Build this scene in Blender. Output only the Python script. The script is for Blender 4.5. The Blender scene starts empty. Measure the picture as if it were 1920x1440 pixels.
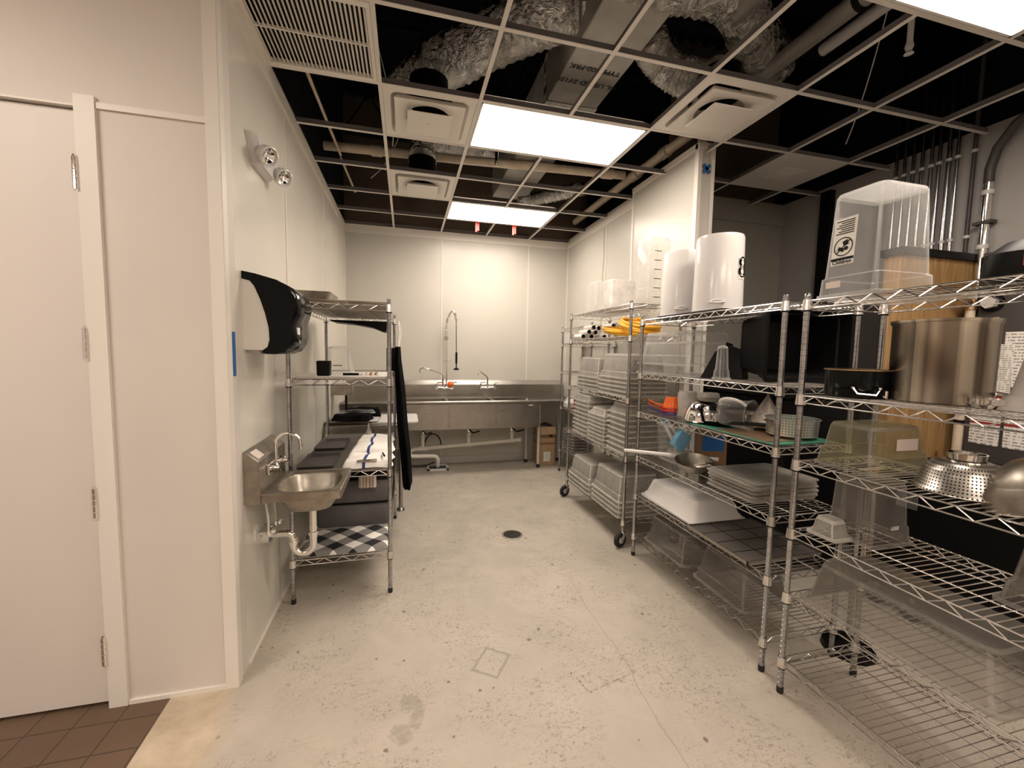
import bpy, bmesh, math, random
from mathutils import Vector, Matrix, Quaternion
from math import radians as R, sin, cos, pi, tau
random.seed(7)
S = bpy.context.scene
COL = S.collection
# ---------------------------------------------------------------- camera
EYE = Vector((0, 0, 1.57))
yaw, pit, rol = R(14.42), R(-4.38), R(1.02)
fw = Vector((sin(yaw)*cos(pit), cos(yaw)*cos(pit), sin(pit)))
ri = Vector((cos(yaw), -sin(yaw), 0)); up = ri.cross(fw)
r2 = cos(rol)*ri + sin(rol)*up; u2 = -sin(rol)*ri + cos(rol)*up
cd = bpy.data.cameras.new('camera'); cam = bpy.data.objects.new('camera', cd); COL.objects.link(cam)
cd.sensor_width = 36; cd.lens = 776.5/1920*36; cd.clip_start = .02
M = Matrix((r2, u2, -fw)).transposed().to_4x4(); M.translation = EYE
cam.matrix_world = M
S.camera = cam
# ---------------------------------------------------------------- exposure, world, lamp levels
S.view_settings.view_transform = 'Standard'; S.view_settings.look = 'None'
S.view_settings.gamma = 1; S.view_settings.use_curve_mapping = False
S.view_settings.exposure = 0.0
S.cycles.transparent_max_bounces = 48
LAMP = 23.0; LAMP_COL = (1.0, .86, .735)
W = bpy.data.worlds.new('world'); S.world = W; W.use_nodes = True
W.node_tree.nodes['Background'].inputs[0].default_value = (.9, .8, .7, 1)
W.node_tree.nodes['Background'].inputs[1].default_value = .02

# ================================================================= materials
def nt_new(name):
    m = bpy.data.materials.new(name); m.use_nodes = True
    n = m.node_tree; n.nodes.clear(); return m, n
class NB:
    def __init__(s, name):
        s.m, s.t = nt_new(name); s.out = s.t.nodes.new('ShaderNodeOutputMaterial')
        s.co = s.t.nodes.new('ShaderNodeTexCoord').outputs['Object']
    def n(s, typ, props=None, **k):
        x = s.t.nodes.new('ShaderNode'+typ)
        for a, b in (props or {}).items(): setattr(x, a, b)
        for a, b in k.items():
            key = int(a[1:]) if a[0] == '_' and a[1:].isdigit() else a.replace('_', ' ')
            s.set(x.inputs[key], b)
        return x
    def set(s, i, b):
        if isinstance(b, bpy.types.NodeSocket): s.t.links.new(b, i)
        elif isinstance(b, bpy.types.Node): s.t.links.new(b.outputs[0], i)
        else:
            if hasattr(i.default_value, '__len__') and not isinstance(b, (int, float)) and len(b) == 3 and len(i.default_value) == 4: b = (*b, 1)
            i.default_value = b
    def math(s, op, a, b=0.0, c=0.0):
        return s.n('Math', {'operation': op}, _0=a, _1=b, _2=c).outputs[0]
    def noise(s, scale, detail=4, rough=.55, vec=None, dist=0):
        return s.n('TexNoise', Vector=vec or s.co, Scale=scale, Detail=detail, Roughness=rough, Distortion=dist).outputs[0]
    def ramp(s, f, a, b, lo=0., hi=1.):
        return s.n('MapRange', Value=f, From_Min=a, From_Max=b, To_Min=lo, To_Max=hi).outputs[0]
    def mix(s, f, a, b):
        x = s.t.nodes.new('ShaderNodeMix'); x.data_type = 'RGBA'
        s.set(x.inputs[0], f); s.set(x.inputs[6], a); s.set(x.inputs[7], b); return x.outputs[2]
    def xyz(s):
        return s.n('SeparateXYZ', Vector=s.co).outputs
    def bump(s, h, st=.2, d=.01):
        return s.n('Bump', Strength=st, Distance=d, Height=h).outputs[0]
    def pr(s, **k):
        return s.n('BsdfPrincipled', **k)
    def done(s, sh):
        s.set(s.out.inputs[0], sh); return s.m

def M_(name, col, rough=.5, metal=0., var=.0, vs=6., bump=0., bs=80., spec=.5, coat=0.):
    b = NB(name); c = col
    if var:
        nz = b.ramp(b.noise(vs), .3, .7)
        c = b.mix(nz, tuple(x*(1-var) for x in col), tuple(min(1, x*(1+var)) for x in col))
    k = dict(Base_Color=c, Roughness=rough, Metallic=metal)
    if bump: k['Normal'] = b.bump(b.noise(bs, 3), bump, .004)
    p = b.pr(**k); p.inputs['Specular IOR Level'].default_value = spec
    if coat: p.inputs['Coat Weight'].default_value = coat
    return b.done(p)

def M_clear(name, tint, lo, hi, rough=.08, body=(.85, .85, .83), metalspec=.5):
    """thin clear / frosted plastic: part transparent, part scattering, glossier at grazing angles"""
    b = NB(name)
    tr = b.n('BsdfTransparent', Color=tint)
    p = b.pr(Base_Color=body, Roughness=rough)
    tl = b.n('BsdfTranslucent', Color=body)
    mx = b.n('MixShader', _0=.4, _1=p, _2=tl)
    lw = b.math('POWER', b.n('LayerWeight', Blend=.4).outputs['Facing'], 2.2)
    nz = b.ramp(b.noise(9, 5), .35, .75, .8, 1.25)
    f = b.math('MULTIPLY', b.ramp(lw, 0, 1, lo, hi), nz)
    return b.done(b.n('MixShader', _0=f, _1=tr, _2=mx))

def floor_mat():
    b = NB('sealed_concrete'); x, y, z = b.xyz()
    n1 = b.noise(1.3, 6, .6, dist=.5); n2 = b.noise(7, 6, .65); n3 = b.noise(60, 4, .7)
    base = b.mix(b.ramp(n1, .3, .72), (.37, .34, .285), (.52, .47, .395))
    base = b.mix(b.ramp(n2, .42, .75, 0, .4), base, (.30, .275, .225))
    # pinker from the middle of the floor towards the front
    base = b.mix(b.ramp(y, 3.4, 1.2, 0, .35), base, (.53, .455, .385))
    wobv = lambda v: b.math('ADD', v, b.math('MULTIPLY', b.math('SUBTRACT', b.noise(45, 4), .5), .35))
    # specks: a few cells of a voronoi, irregular outline
    vo = b.n('TexVoronoi', Vector=b.co, Scale=15.); vr = b.n('SeparateColor', Color=vo.outputs['Color']).outputs
    spm = b.math('MULTIPLY', b.math('GREATER_THAN', b.math('MULTIPLY', vr[1], .17), wobv(vo.outputs['Distance'])), b.ramp(vr[0], .70, .72))
    base = b.mix(b.math('MULTIPLY', spm, .75), base, (.10, .085, .065))
    # scuffs in clusters
    clus = b.ramp(b.noise(2.6, 4, .65), .42, .58)
    for sc_, th in ((75., .555), (40., .57)):
        q = b.noise(sc_, 5, .75, dist=.6); base = b.mix(b.math('MULTIPLY', b.math('MULTIPLY', b.ramp(q, th, th+.06), clus), .7), base, (.17, .15, .12))
    for ang, th in ((.7, .615), (2.2, .625), (-.2, .63)):
        mp = b.n('Mapping', Vector=b.co, Rotation=(0, 0, ang), Scale=(5, 75, 1))
        st = b.noise(1.6, 4, .7, vec=mp.outputs[0], dist=.4); base = b.mix(b.math('MULTIPLY', b.math('MULTIPLY', b.ramp(st, th, th+.04), b.ramp(clus, 0, 1, .25, 1)), .5), base, (.20, .175, .14))
    def wob(v, amp=.02, sc=9): return b.math('ADD', v, b.math('MULTIPLY', b.math('SUBTRACT', b.noise(sc, 4), .5), amp))
    def local(cx, cy, a):
        dx = b.math('SUBTRACT', x, cx); dy = b.math('SUBTRACT', y, cy)
        u = b.math('ADD', b.math('MULTIPLY', dx, cos(a)), b.math('MULTIPLY', dy, sin(a)))
        v = b.math('SUBTRACT', b.math('MULTIPLY', dy, cos(a)), b.math('MULTIPLY', dx, sin(a)))
        return u, v
    def ell(cx, cy, a, rx, ry):
        u, v = local(cx, cy, a)
        d = b.math('SQRT', b.math('ADD', b.math('POWER', b.math('DIVIDE', u, rx), 2.), b.math('POWER', b.math('DIVIDE', v, ry), 2.)))
        return wob(wob(d, 1.3, 14), .9, 50)
    # rectangular mark
    u, v = local(.418, 1.945, .95)
    d = b.math('MAXIMUM', b.math('DIVIDE', b.math('ABSOLUTE', u), .082), b.math('DIVIDE', b.math('ABSOLUTE', v), .066))
    d = wob(d, .25, 25)
    ring = b.math('MULTIPLY', b.ramp(d, .84, .95), b.ramp(d, 1.14, 1.04))
    base = b.mix(b.math('MULTIPLY', ring, .6), base, (.22, .21, .165))
    # footprint-like stain
    foot = b.math('MAXIMUM', b.ramp(ell(.02, 1.785, .0, .045, .05), 1.1, .9), b.math('MAXIMUM', b.ramp(ell(.045, 1.715, -.2, .03, .065), 1.1, .9), b.ramp(ell(-.02, 1.635, -.5, .05, .045), 1.1, .9)))
    base = b.mix(b.math('MULTIPLY', b.math('MULTIPLY', foot, b.ramp(b.noise(34, 4), .35, .55, .35, 1)), .55), base, (.25, .23, .175))
    for (ax, ay), (bx, by) in (((.80, 1.755), (.824, 1.658)), ((.824, 1.658), (1.097, 1.721)), ((.25, 1.35), (.33, 1.42)), ((.05, 1.30), (.14, 1.345))):
        L_ = math.hypot(bx-ax, by-ay); u, v = local((ax+bx)/2, (ay+by)/2, math.atan2(by-ay, bx-ax))
        sg = b.math('MULTIPLY', b.ramp(wob(b.math('ABSOLUTE', v), .02, 40), .006, .003), b.ramp(b.math('ABSOLUTE', u), L_/2+.003, L_/2-.003))
        base = b.mix(b.math('MULTIPLY', b.math('MULTIPLY', sg, b.ramp(b.noise(60, 3), .44, .54)), .7), base, (.12, .10, .08))
    # hairline crack
    cu = b.math('SUBTRACT', x, wob(b.math('ADD', 1.06, b.math('MULTIPLY', b.math('SUBTRACT', y, 1.2), .03)), .12, 2.5))
    crk = b.math('MULTIPLY', b.ramp(b.math('ABSOLUTE', cu), .0035, .001), b.ramp(y, 2.6, 2.4))
    base = b.mix(b.math('MULTIPLY', crk, .6), base, (.24, .21, .165))
    # patched strip beside the tiles
    pm = b.ramp(wob(x, .25, 3), -.70, -.80)
    base = b.mix(b.math('MULTIPLY', pm, .75), base, b.mix(b.ramp(n2, .35, .7), (.42, .32, .21), (.66, .55, .41)))
    # quarry tile area
    br = b.n('TexBrick', {'offset': 0., 'squash': 1.}, Vector=b.n('Mapping', Vector=b.co, Location=(1.02, .04, 0)).outputs[0], Color1=(.125, .078, .050), Color2=(.145, .09, .058), Mortar=(.045, .028, .018), Scale=1., Mortar_Size=.003, Mortar_Smooth=.1, Bias=0., Brick_Width=.155, Row_Height=.155)
    tile = b.mix(b.ramp(n3, .3, .7, 0, .25), br.outputs[0], (.10, .062, .04))
    tm = b.ramp(b.math('ADD', x, b.math('MULTIPLY', b.math('SUBTRACT', 2.07, y), -.03)), -1.02, -1.024)
    col = b.mix(tm, base, tile)
    rough = b.math('ADD', .42, b.math('MULTIPLY', n2, .3))
    hgt = b.math('ADD', b.math('MULTIPLY', n3, .3), n2)
    return b.done(b.pr(Base_Color=col, Roughness=rough, Normal=b.bump(hgt, .12, .003)))

def wood_mat():
    b = NB('plywood')
    mp = b.n('Mapping', Vector=b.co, Scale=(9, 9, .5)).outputs[0]
    n = b.noise(3.2, 8, .65, vec=mp, dist=1.5)
    c = b.mix(b.ramp(n, .3, .7), (.20, .105, .035), (.46, .29, .12))
    k = b.n('TexVoronoi', Vector=b.n('Mapping', Vector=b.co, Scale=(1.2, 1.2, .8)).outputs[0], Scale=4.).outputs['Distance']
    c = b.mix(b.math('MULTIPLY', b.ramp(k, .14, .07), .85), c, (.09, .035, .012))
    return b.done(b.pr(Base_Color=c, Roughness=.6))
def frp_mat(name, a, bb, rough=.22):
    b = NB(name); n = b.noise(1.1, 3)
    c = b.mix(b.ramp(n, .3, .7), a, bb)
    return b.done(b.pr(Base_Color=c, Roughness=rough))
def brushed(name, col, rough=.25, axis=2, scale=140):
    b = NB(name); sc = [1, 1, 1]
    sc = [scale if i != axis else 1.2 for i in range(3)]
    mp = b.n('Mapping', Vector=b.co, Scale=tuple(sc)).outputs[0]
    n = b.noise(1.0, 4, .6, vec=mp); sm = b.noise(5, 4)
    c = b.mix(b.ramp(sm, .3, .7), tuple(x*.82 for x in col), col)
    return b.done(b.pr(Base_Color=c, Metallic=1., Roughness=b.ramp(n, .2, .8, rough-.06, rough+.1), Normal=b.bump(n, .03, .001)))
def pot_mat():
    b = NB('pot_steel'); x, y, z = b.xyz()
    a = b.math('ARCTAN2', y, x)
    n = b.n('TexNoise', Vector=b.n('CombineXYZ', X=b.math('MULTIPLY', a, 2.2), Y=0., Z=b.math('MULTIPLY', z, .4)).outputs[0], Scale=2., Detail=3.).outputs[0]
    f = b.n('TexNoise', Vector=b.n('CombineXYZ', X=b.math('MULTIPLY', a, .5), Y=0., Z=b.math('MULTIPLY', z, 400.)).outputs[0], Scale=1., Detail=3.).outputs[0]
    tg = b.n('Tangent', {'direction_type': 'RADIAL', 'axis': 'Z'}).outputs[0]
    n2 = b.n('TexNoise', Vector=b.n('CombineXYZ', X=b.math('MULTIPLY', a, 2.6), Y=3., Z=0.).outputs[0], Scale=1.5, Detail=1.5).outputs[0]  # angular bands put reflections of the room into the base colour
    p = b.pr(Base_Color=b.mix(b.ramp(n2, .4, .6), (.22, .19, .155), (.62, .56, .47)), Metallic=1., Roughness=.27, Tangent=tg)
    p.inputs['Anisotropic'].default_value = .85
    return b.done(p)
def foil_mat():
    b = NB('duct_foil')
    n = b.noise(11, 6, .62, dist=1.5)
    return b.done(b.pr(Base_Color=(.62, .60, .56), Metallic=1., Roughness=.22, Normal=b.bump(n, 1., .05)))
def check_mat():
    b = NB('buffalo_check'); x, y, z = b.xyz()
    u = b.math('MULTIPLY', b.math('ADD', x, y), .7071); v = b.math('MULTIPLY', b.math('SUBTRACT', x, y), .7071)
    def sq(t): return b.math('GREATER_THAN', b.math('FRACT', b.math('DIVIDE', t, .165)), .5)
    s = b.math('MULTIPLY', b.math('ADD', sq(u), sq(v)), .5)
    c = b.mix(b.ramp(s, 0, .5), (.012, .012, .014), (.24, .23, .22)); c = b.mix(b.ramp(s, .5, 1.), c, (.86, .83, .78))
    return b.done(b.pr(Base_Color=c, Roughness=.85, Normal=b.bump(b.noise(300, 2), .2, .001)))
def towel_mat():
    b = NB('white_towel_blue_stripe'); x, y, z = b.xyz()
    f = b.ramp(b.math('ABSOLUTE', b.math('ADD', x, b.math('MULTIPLY', b.noise(4, 3), .03))), .012, .008)
    c = b.mix(f, (.88, .86, .82), (.02, .05, .18))
    return b.done(b.pr(Base_Color=c, Roughness=.9, Normal=b.bump(b.noise(120, 3), .4, .003)))
def perf_mat(name, col, pitch=.011, rad=.0028, rough=.25, ang=True, R0=.13):
    """sheet metal with rows of holes, their dark insides put into the colour as dots"""
    b = NB(name); x, y, z = b.xyz()
    a = b.math('MULTIPLY', b.math('ARCTAN2', y, x), R0)
    def c_(t): return b.math('SUBTRACT', b.math('FRACT', b.math('DIVIDE', t, pitch)), .5)
    d = b.math('MULTIPLY', b.math('SQRT', b.math('ADD', b.math('POWER', c_(a), 2.), b.math('POWER', c_(z), 2.))), pitch)
    p = b.pr(Base_Color=col, Metallic=1., Roughness=rough)
    return b.done(b.n('MixShader', _0=b.math('LESS_THAN', d, rad), _1=p, _2=b.pr(Base_Color=(.01, .01, .01), Roughness=.9)))
def emis(name, col, st):
    b = NB(name); e = b.n('Emission', Color=col, Strength=st); return b.done(e)
def label_mat(name, ink=(.05, .05, .05), paper=(.78, .76, .72), pitch=.012):
    b = NB(name); x, y, z = b.xyz()
    l = b.math('LESS_THAN', b.math('FRACT', b.math('DIVIDE', z, pitch)), .42)
    h = b.math('ADD', b.math('MULTIPLY', x, 1.), y)
    w = b.math('GREATER_THAN', b.n('TexNoise', Vector=b.n('Mapping', Vector=b.co, Scale=(90, 90, 25)).outputs[0], Scale=1., Detail=1.).outputs[0], .47)
    return b.done(b.pr(Base_Color=b.mix(b.math('MULTIPLY', b.math('MULTIPLY', l, w), .7), paper, ink), Roughness=.6))

MAT = dict(
 floor=floor_mat(),
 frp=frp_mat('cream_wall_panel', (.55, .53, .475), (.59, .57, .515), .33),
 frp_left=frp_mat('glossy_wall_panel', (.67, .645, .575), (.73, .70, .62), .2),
 paint=M_('painted_wall', (.66, .61, .56), .5, var=.03, vs=1.5, bump=.03, bs=60),
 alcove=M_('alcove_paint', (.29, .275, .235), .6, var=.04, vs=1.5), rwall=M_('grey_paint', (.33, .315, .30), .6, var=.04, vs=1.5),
 door=M_('door_paint', (.68, .63, .585), .42, var=.02, vs=1.),
 trim=M_('white_trim', (.76, .72, .66), .4),
 tee=M_('ceiling_tee', (.72, .68, .63), .45),
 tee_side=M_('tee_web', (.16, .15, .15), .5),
 tile=M_('ceiling_tile', (.70, .67, .63), .8, var=.04, vs=40),
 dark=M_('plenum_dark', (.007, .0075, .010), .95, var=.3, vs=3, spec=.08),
 kraft=M_('kraft_board', (.085, .062, .042), .8, var=.25, vs=2.5),
 chrome=M_('chrome_wire', (.72, .70, .68), .22, 1., var=.1, vs=30),
 chrome_post=M_('chrome_post', (.42, .42, .43), .2, 1., var=.2, vs=25),
 shiny=M_('polished_chrome', (.85, .84, .82), .08, 1.),
 steel=brushed('brushed_steel', (.42, .395, .36), .3, 0),
 steel_v=brushed('brushed_steel_vertical', (.66, .60, .52), .3, 2),
 steel_d=M_('worn_steel', (.36, .325, .28), .36, 1., var=.25, vs=12, bump=.05, bs=40),
 black=M_('black_plastic', (.0035, .0035, .004), .45, spec=.15),
 black_gloss=M_('black_gloss', (.0025, .003, .004), .16, spec=.16),
 black_cloth=M_('black_cloth', (.004, .004, .005), .95, spec=.05),
 rubber=M_('black_rubber', (.012, .012, .012), .7),
 dgrey=M_('dark_grey', (.048, .043, .040), .5, var=.15, vs=4),
 mgrey=M_('grey_fabric', (.125, .12, .118), .85, var=.1, vs=10, bump=.3, bs=200),
 mat_grey=M_('grey_mat', (.085, .076, .066), .7, var=.1),
 white=M_('white_plastic', (.68, .665, .65), .18),
 white_m=M_('white_matt', (.78, .75, .70), .6),
 lgrey=M_('light_grey_plastic', (.55, .53, .51), .4),
 pvc=M_('pvc_pipe', (.72, .69, .62), .35, var=.06, vs=14),
 pvc_w=M_('cream_pipe', (.62, .52, .40), .45, var=.15, vs=8),
 brass=M_('aged_brass', (.45, .30, .18), .35, .9, var=.2, vs=20),
 card=M_('cardboard', (.36, .235, .13), .8, var=.1, vs=8),
 card_d=M_('dark_cardboard', (.22, .12, .06), .8),
 blue=M_('blue_tape', (.01, .12, .38), .6),
 blue_p=M_('blue_plastic', (.12, .42, .70), .35),
 orange=M_('orange_plastic', (.90, .16, .02), .3),
 orange_d=M_('red_orange_plastic', (.55, .045, .02), .3),
 purple=M_('purple_plastic', (.07, .03, .16), .3),
 yellow=M_('yellow_hose', (.85, .42, .01), .4),
 red=M_('red_plastic', (.28, .03, .03), .4),
 pink=M_('red_ribbon', (.75, .06, .05), .6),
 green=M_('green_mat', (.04, .19, .12), .5),
 ply=wood_mat(), foil=foil_mat(), pot=pot_mat(), check=check_mat(), towel=towel_mat(),
 duct=M_('duct_board', (.30, .28, .25), .5, .2, var=.15, vs=5),
 perf=perf_mat('perforated_steel', (.50, .47, .43), rough=.33),
 perf_a=perf_mat('perforated_aluminium', (.62, .66, .64), .014, .0026, .35, R0=.12),
 mesh=M_('sieve_mesh', (.42, .38, .34), .45, .9, var=.3, vs=60),
 clear=M_clear('clear_plastic', (.985, .985, .98), .04, .6, .06, (.80, .80, .80)),
 clear_y=M_clear('aged_clear_plastic', (.95, .94, .87), .15, .75, .12, (.42, .40, .30)),
 frost=M_clear('frosted_plastic', (.96, .95, .93), .34, .95, .3, (.62, .60, .565)),
 frost_d=M_clear('smoky_frosted_plastic', (.92, .91, .89), .24, .8, .3, (.30, .285, .27)),
 frost_w=M_clear('milky_plastic', (.9, .9, .9), .82, .97, .3, (.76, .73, .70)),
 clear_e=M_clear('clear_plastic_edge', (.97, .97, .96), .26, .9, .05, (.95, .95, .93)),  # edge copies: thicker plastic, with bright rim highlights put into the colour
 frost_e=M_clear('frosted_plastic_edge', (.95, .95, .94), .72, .97, .2, (.80, .78, .73)),
 frostd_e=M_clear('smoky_plastic_edge', (.93, .92, .9), .40, .9, .2, (.50, .48, .45)),
 lamp=emis('lit_diffuser', LAMP_COL, LAMP),
 label=label_mat('printed_label'), label2=label_mat('printed_sheet', pitch=.02),
 gauge=M_('pale_label', (.72, .62, .56), .6),
)

# ================================================================= mesh builder
class MB:
    def __init__(s): s.v = []; s.f = []; s.mi = []
    def add(s, vs, fs, m=0):
        o = len(s.v); s.v += [tuple(p) for p in vs]; s.f += [tuple(i+o for i in f) for f in fs]; s.mi += [m]*len(fs); return s
    def box(s, x0, y0, z0, x1, y1, z1, m=0):
        vs = [(x, y, z) for z in (z0, z1) for y in (y0, y1) for x in (x0, x1)]
        return s.add(vs, [(0, 2, 3, 1), (4, 5, 7, 6), (0, 1, 5, 4), (2, 6, 7, 3), (0, 4, 6, 2), (1, 3, 7, 5)], m)
    def obox(s, c, sz, q, m=0):
        vs = [Vector(c)+q @ Vector((a*sz[0]/2, b*sz[1]/2, d*sz[2]/2)) for d in (-1, 1) for b in (-1, 1) for a in (-1, 1)]
        return s.add(vs, [(0, 2, 3, 1), (4, 5, 7, 6), (0, 1, 5, 4), (2, 6, 7, 3), (0, 4, 6, 2), (1, 3, 7, 5)], m)
    def loft(s, rings, m=0, cap0=True, cap1=True, closed=True, mf=None):
        n = len(rings[0]); vs = [p for r_ in rings for p in r_]; fs = []
        for k in range(len(rings)-1):
            for i in range(n if closed else n-1):
                j = (i+1) % n; fs.append((k*n+i, k*n+j, (k+1)*n+j, (k+1)*n+i))
        if cap0: fs.append(tuple(range(n))[::-1])
        if cap1: fs.append(tuple((len(rings)-1)*n+i for i in range(n)))
        s.add(vs, fs, m)
        if mf:
            base = len(s.mi)-len(fs); w = n if closed else n-1
            for q in range(len(fs)):
                if q < (len(rings)-1)*w: s.mi[base+q] = mf(q//w, q % w)
        return s
    def tube(s, pts, r=.01, n=8, m=0, caps=True):
        pts = [Vector(p) for p in pts]; k = len(pts)
        rs = r if isinstance(r, (list, tuple)) else [r]*k
        T = []
        for i in range(k):
            a = pts[max(0, i-1)]; b = pts[min(k-1, i+1)]; d = (b-a); T.append(d.normalized() if d.length > 1e-9 else Vector((0, 0, 1)))
        u = T[0].orthogonal().normalized(); rings = []
        for i in range(k):
            if i: u = (T[i-1].rotation_difference(T[i])) @ u
            w = T[i].cross(u)
            rings.append([pts[i]+(u*cos(tau*j/n)+w*sin(tau*j/n))*rs[i] for j in range(n)])
        return s.loft(rings, m, caps, caps)
    def cyl(s, a, b, r, n=12, m=0, r2=None):
        return s.tube([a, b], [r, r if r2 is None else r2], n, m)
    def lathe(s, prof, n=32, c=(0, 0, 0), m=0, cap0=False, cap1=False, rot=None):
        rings = []
        for r_, z in prof:
            ring = [Vector((r_*cos(tau*i/n), r_*sin(tau*i/n), z)) for i in range(n)]
            if rot: ring = [rot @ p for p in ring]
            rings.append([p+Vector(c) for p in ring])
        return s.loft(rings, m, cap0, cap1)
    def extrude(s, poly, axis, a, b, m=0):
        """poly: list of 2-D points in the plane normal to axis"""
        def P(p, t): return {'x': (t, p[0], p[1]), 'y': (p[0], t, p[1]), 'z': (p[0], p[1], t)}[axis]
        return s.loft([[P(p, a) for p in poly], [P(p, b) for p in poly]], m)
    def build(s, name, mat, parent=None, loc=None, rot=None, ang=35, bevel=0, smooth=True):
        me = bpy.data.meshes.new(name); me.from_pydata(s.v, [], s.f)
        mats = mat if isinstance(mat, (list, tuple)) else [mat, EDGE.get(mat, mat)] if max(s.mi) == 1 else [mat]
        for x in mats: me.materials.append(MAT[x])
        for p, i in zip(me.polygons, s.mi): p.material_index = i
        bm = bmesh.new(); bm.from_mesh(me); bmesh.ops.recalc_face_normals(bm, faces=bm.faces); bm.to_mesh(me); bm.free()
        if smooth:
            me.shade_smooth(); me.set_sharp_from_angle(angle=R(ang))
        o = bpy.data.objects.new(name, me); COL.objects.link(o)
        if loc is not None: o.location = loc
        if rot is not None: o.rotation_euler = rot
        if parent: o.parent = parent
        if bevel:
            b = o.modifiers.new('bevel', 'BEVEL'); b.width = bevel; b.segments = 2; b.limit_method = 'ANGLE'
        return o
def B(*a, m=0): return MB().box(*a, m=m)
def rrect(w, d, r, z, n=4, cx=0, cy=0):
    r = min(r, w/2-1e-4, d/2-1e-4); out = []
    for (sx, sy, a0) in ((1, 1, 0), (-1, 1, 90), (-1, -1, 180), (1, -1, 270)):
        for k in range(n+1):
            a = R(a0+90*k/n); out.append((cx+sx*(w/2-r)+r*cos(a), cy+sy*(d/2-r)+r*sin(a), z))
    return out
EDGE = dict(clear='clear_e', clear_y='frostd_e', frost='frost_e', frost_d='frostd_e')
def tag(o, label, cat, group=None):
    o['label'] = label; o['category'] = cat
    if group: o['group'] = group
    return o
def thing(name, label, cat, loc=(0, 0, 0), rotz=0, group=None, rot=None):
    o = bpy.data.objects.new(name, None); COL.objects.link(o); o.empty_display_size = .05
    o.location = loc; o.rotation_euler = rot or (0, 0, rotz); return tag(o, label, cat, group)
def struct(name, mb, mat, **k):
    o = mb.build(name, mat, **k); o['kind'] = 'structure'; return o
def dup(root, loc=None, rotz=None, label=None, group=None, rot=None):
    def cp(o, par):
        c = o.copy(); COL.objects.link(c); c.parent = par
        for ch in list(o.children): cp(ch, c)
        return c
    c = cp(root, None)
    if loc is not None: c.location = loc
    if rotz is not None: c.rotation_euler = (0, 0, rotz)
    if rot is not None: c.rotation_euler = rot
    if label: c['label'] = label
    if group: c['group'] = group
    return c
def text_mb(body, size, font_ext=.0008):
    c = bpy.data.curves.new('t', 'FONT'); c.body = body; c.size = size; c.offset = size*.008; c.extrude = font_ext; c.align_x = 'CENTER'; c.align_y = 'CENTER'
    o = bpy.data.objects.new('t', c); COL.objects.link(o)
    bpy.context.view_layer.update()
    ev = o.evaluated_get(bpy.context.evaluated_depsgraph_get()); me = ev.to_mesh()
    mb = MB(); mb.add([tuple(v.co) for v in me.vertices], [tuple(p.vertices) for p in me.polygons])
    ev.to_mesh_clear(); bpy.data.objects.remove(o); bpy.data.curves.remove(c); return mb
def xform(mb, fn): mb.v = [tuple(fn(Vector(p))) for p in mb.v]; return mb

# ================================================================= the room
XL, YB, H, DK = -.757, 5.77, 3.16, 4.75
struct('floor', B(-4, -3.5, -.1, 4.06, 5.9, 0), 'floor')
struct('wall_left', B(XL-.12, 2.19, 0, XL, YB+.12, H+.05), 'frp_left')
struct('wall_front', B(-4, 2.07, 2.50, XL, 2.19, H+.05).box(-1.18, 2.07, 0, XL, 2.19, 2.5).box(-4, 2.07, 0, -2.165, 2.19, 2.5), 'paint')
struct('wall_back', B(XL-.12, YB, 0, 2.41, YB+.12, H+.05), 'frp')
struct('wall_right', B(2.29, 3.75, 0, 2.41, YB, H+.05), 'frp')
struct('wall_partition', B(2.22, 2.90, 0, 2.36, 3.87, H+.06), 'frp')
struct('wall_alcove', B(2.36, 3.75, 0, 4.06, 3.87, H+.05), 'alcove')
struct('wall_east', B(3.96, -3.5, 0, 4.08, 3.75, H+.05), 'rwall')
struct('wall_west', B(-4.12, -3.5, 0, -4, 2.19, H+.05), 'paint')
struct('wall_rear', B(-4.12, -3.62, 0, 4.08, -3.5, H+.05), 'paint')
# space above the ceiling grid
mb = MB()
for i in range(54): # fluted metal deck
    x = -4+i*.15; mb.box(x, -3.5, DK, x+.15, 5.9, DK+.02); mb.box(x+.04, -3.5, DK-.04, x+.11, 5.9, DK)
struct('ceiling', mb, 'dark')
struct('wall_back', B(-.877, YB, H+.05, 2.6, YB+.12, DK), 'kraft'); struct('wall_alcove', B(2.6, 3.87, H+.05, 4.08, 3.99, DK), 'kraft'); struct('wall_right', B(2.56, 3.87, H+.06, 2.6, YB, DK), 'dark')
mb = B(-4.12, -3.6, H+.05, -4, 2.3, DK).box(3.96, -3.5, H+.05, 4.08, 3.9, DK).box(-4, -3.62, H+.05, 4.08, -3.5, DK).box(-.877, 2.2, H+.05, -.757, YB, DK).box(-4, 2.07, H+.05, -.757, 2.19, DK)
struct('wall_upper', mb, 'dark')
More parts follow.
